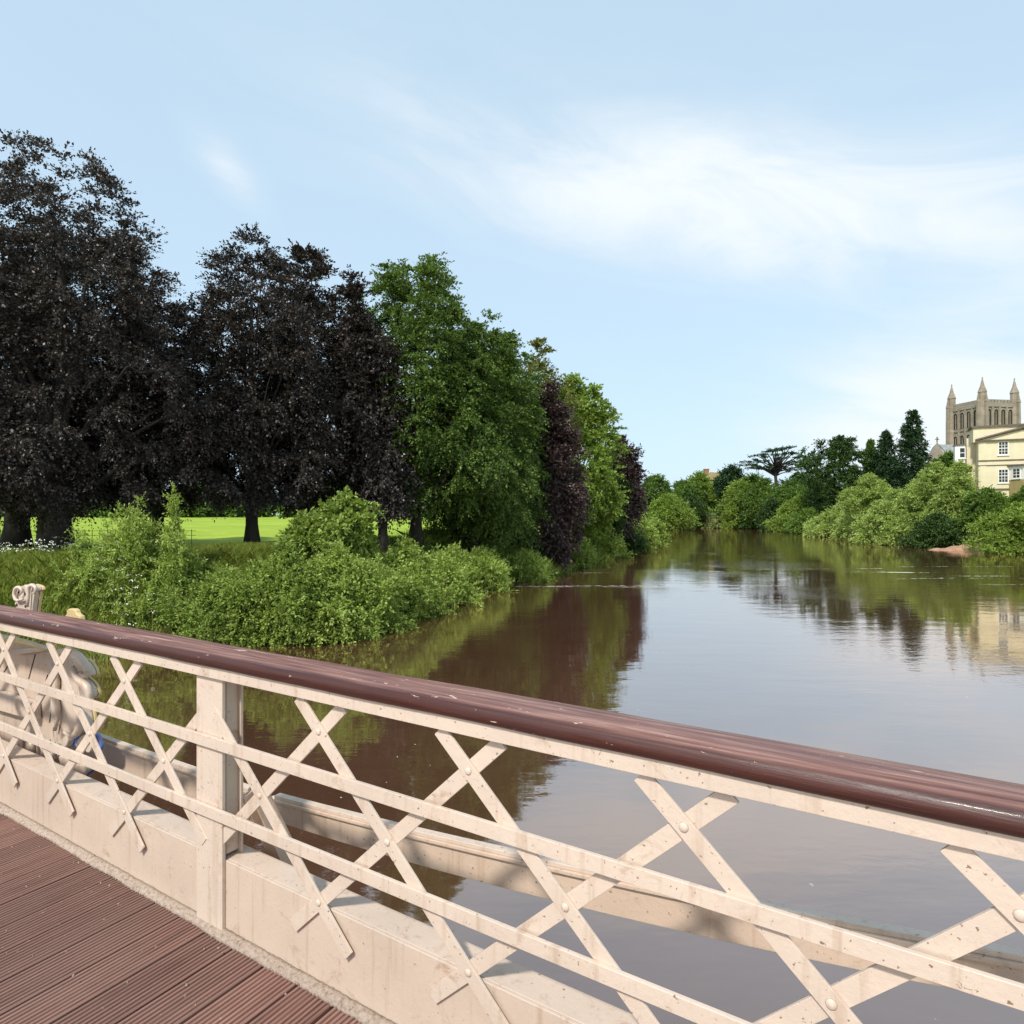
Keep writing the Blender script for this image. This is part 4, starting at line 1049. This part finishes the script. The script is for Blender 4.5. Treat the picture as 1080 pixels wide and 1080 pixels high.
plate('scroll', [(78, 706), (84, 716), (92, 722), (96, 732), (94, 738), (90, 737), (88, 729), (80, 721), (75, 712)], NC-.015, .04, 'cream', 2, edge='gold')
plate('mane', [(10, 780), (60, 782), (62, 800), (55, 794), (52, 804), (46, 796), (42, 806), (38, 794), (34, 797), (30, 790), (27, 797), (23, 790), (18, 794), (12, 788)], NC+.01, .05, 'cream', 1)
plate('ribbon', [(52, 770), (60, 760), (66, 766), (72, 782), (68, 790), (60, 782), (54, 786)], NC+.0, .04, 'cream', 2, edge='blue')
plate('ribbon', [(78, 786), (84, 776), (92, 774), (97, 790), (92, 796), (88, 788), (84, 794)], NC+.0, .04, 'cream', 2, edge='blue')
plate('ribbon', [(70, 812), (80, 806), (90, 808), (93, 813), (84, 818), (80, 826), (72, 826), (74, 818)], NC-.005, .04, 'cream', 2, edge='blue')
plate('drop_pendant', [(60, 796), (70, 800), (78, 800), (84, 806), (76, 812), (68, 822), (64, 808)], NC+.01, .04, 'cream', 2)
# crown piece above the handrail and the small gold top
pz = [(130,300),(115,285),(130,255),(140,240),(125,212),(115,178),(130,150),(158,140),(176,196),(184,138),(200,128),(222,150),(226,182),(236,222),(230,146),(242,130),(272,138),(292,150),(298,176),(275,190),(272,240),(262,300),(252,440),(130,430)]
crown = plate('crown_top', [(x/7.71, 600+y/7.71) for x, y in pz], NC-.02, .03, 'cream', 0, edge='gold')
for a in ((19.7, 625.2), (26.5, 626.5), (18, 638), (27, 639.5)):
    t0, z0 = on_plane(*a, NC-.02); m_ = MB(); m_.tube([(t0, NC-.0225, z0), (t0, NC-.019, z0)], .010, 10); place_local(m_.build('hole', M['under'], None), crown)
def scroll(name, px_pts, n0, rr, mt):
    q = [on_plane(x, y, n0) for x, y in px_pts]
    q = [q[0]]+[p for i in range(1, len(q)-1) for p in ((q[i][0]*.75+q[i-1][0]*.25, q[i][1]*.75+q[i-1][1]*.25), (q[i][0]*.75+q[i+1][0]*.25, q[i][1]*.75+q[i+1][1]*.25))]+[q[-1]]
    k_ = len(q); m_ = MB(); m_.tube([(t, n0, z) for t, z in q], [rr*(.55+.6*math.sin(math.pi*min(1, (i+1)/k_*1.1))) for i in range(k_)], 10)
    place_local(m_.build(name, M[mt], None, smooth=True), cr)
scroll('scroll_rim', [(58, 690), (70, 686), (80, 690), (88, 698), (93, 708), (90, 714), (85, 710)], NC-.03, .022, 'cream')
scroll('scroll_rim', [(76, 704), (82, 716), (91, 722), (95, 734), (93, 744)], NC-.028, .020, 'cream')
scroll('scroll_rim', [(56, 700), (60, 715), (58, 735), (62, 752), (58, 770)], NC-.02, .018, 'cream')
scroll('scroll_rim', [(80, 744), (86, 756), (84, 770), (76, 778), (68, 772)], NC-.02, .020, 'cream')
scroll('scroll_rim', [(-10, 676), (10, 674), (30, 678), (48, 686)], NC-.01, .016, 'gold')
for x_, y_ in ((22, 792), (34, 794), (46, 797), (56, 798)):
    scroll('hair_lock', [(x_-3, y_-14), (x_+1, y_-6), (x_-2, y_+2), (x_+2, y_+9)], NC-.005, .014, 'cream')
scroll('crown_curl', [(24, 632), (17, 634), (14.6, 627), (16.5, 620), (21, 619), (23.5, 624), (20, 628)], NC-.038, .010, 'cream')
scroll('crown_curl', [(29, 640), (30, 628), (30, 619), (34, 616.5), (38, 619.5), (37, 625), (34, 626)], NC-.038, .010, 'cream')
plate('gold_finial', [(67, 650), (70, 648), (70, 642), (79, 642), (80, 648), (85, 650), (85, 680), (68, 676)], NC-.02, .03, 'gold', 1)

# ------------------------------------------------------------------ world, sun, camera
SUN_AZ, SUN_EL = rad(206), rad(48)      # azimuth measured clockwise from +Y (view direction)
W_ = bpy.data.worlds.new('World'); S.world = W_; W_.use_nodes = True
nt = W_.node_tree; nt.nodes.clear()
sky = nt.nodes.new('ShaderNodeTexSky'); sky.sky_type = 'NISHITA'; sky.sun_disc = False
sky.sun_elevation = SUN_EL; sky.sun_rotation = SUN_AZ; sky.air_density = 1.0; sky.dust_density = 1.2; sky.ozone_density = 1.5
tc = nt.nodes.new('ShaderNodeTexCoord'); sep = nt.nodes.new('ShaderNodeSeparateXYZ'); L(nt, tc.outputs['Generated'], sep.inputs[0])
bg = nt.nodes.new('ShaderNodeBackground'); bg.inputs[1].default_value = 0.12
def M2(op, a, b=None, c=None):
    n = nt.nodes.new('ShaderNodeMath'); n.operation = op
    for i, v in enumerate((a, b, c)):
        if v is None: continue
        if hasattr(v, 'is_output'): L(nt, v, n.inputs[i])
        else: n.inputs[i].default_value = v
    return n.outputs[0]
K = 1/0.12
az = M2('ARCTAN2', sep.outputs['X'], sep.outputs['Y']); el = M2('ARCSINE', sep.outputs['Z'])
comb = nt.nodes.new('ShaderNodeCombineXYZ'); L(nt, M2('MULTIPLY', az, 1.3), comb.inputs[0]); L(nt, M2('MULTIPLY_ADD', el, 5.0, M2('MULTIPLY', az, 1.2)), comb.inputs[1])
wisp = noise(nt, 2.0, 7, 0.62, vec=comb.outputs[0], dist=0.9)
broad = noise(nt, 0.9, 4, 0.55, vec=comb.outputs[0])
def gauss(x0, sx, y0, sy, tilt=0.0):
    a = M2('DIVIDE', M2('SUBTRACT', az, x0), sx); e = M2('DIVIDE', M2('SUBTRACT', el, M2('MULTIPLY_ADD', M2('SUBTRACT', az, x0), tilt, y0)), sy)
    return M2('EXPONENT', M2('MULTIPLY', M2('ADD', M2('MULTIPLY', a, a), M2('MULTIPLY', e, e)), -1.0))
band = M2('ADD', gauss(.34, .48, .43, .095, -.2), gauss(.62, .25, .13, .10, .1))
band = M2('ADD', band, M2('MULTIPLY', gauss(-.42, .05, .46, .03, -.6), .45))
dens = M2('MULTIPLY', M2('MULTIPLY_ADD', band, .95, .12), M2('MULTIPLY_ADD', wisp, 1.9, -.12))
mr = nt.nodes.new('ShaderNodeMapRange'); mr.interpolation_type = 'SMOOTHSTEP'; mr.inputs['From Min'].default_value = 0.05; mr.inputs['From Max'].default_value = 1.0
L(nt, dens, mr.inputs['Value']); mr.inputs['To Max'].default_value = .92
# thin veil brightening the clear sky, thicker towards the horizon
veil = M2('MULTIPLY_ADD', M2('EXPONENT', M2('MULTIPLY', el, -3.0)), .15, .72)
c1 = mix(nt, veil, sky.outputs[0], (.39*K, .51*K, .60*K))
c2 = mix(nt, mr.outputs[0], c1, (.57*K, .60*K, .615*K))
L(nt, c2, bg.inputs[0])
out = nt.nodes.new('ShaderNodeOutputWorld'); L(nt, bg.outputs[0], out.inputs[0])

sun = bpy.data.lights.new('sun', 'SUN'); sun.energy = 2.8; sun.angle = rad(5); sun.color = (1, .95, .87)
so = bpy.data.objects.new('sun', sun); col.objects.link(so)
sd = Vector((math.sin(SUN_AZ)*math.cos(SUN_EL), math.cos(SUN_AZ)*math.cos(SUN_EL), math.sin(SUN_EL)))
so.rotation_euler = sd.to_track_quat('Z', 'Y').to_euler()

cam = bpy.data.cameras.new('camera'); cam.sensor_width = 36; cam.lens = F/1080*36; cam.clip_start = .05; cam.clip_end = 12000; cam.shift_y = 3/1080
co = bpy.data.objects.new('camera', cam); col.objects.link(co); co.location = (0, 0, CAMZ); co.rotation_euler = (rad(90), 0, 0)
S.camera = co
S.view_settings.view_transform = 'Standard'; S.view_settings.look = 'None'; S.view_settings.exposure = 0.76; S.view_settings.gamma = 1
S.render.resolution_x = 1024; S.render.resolution_y = 1024
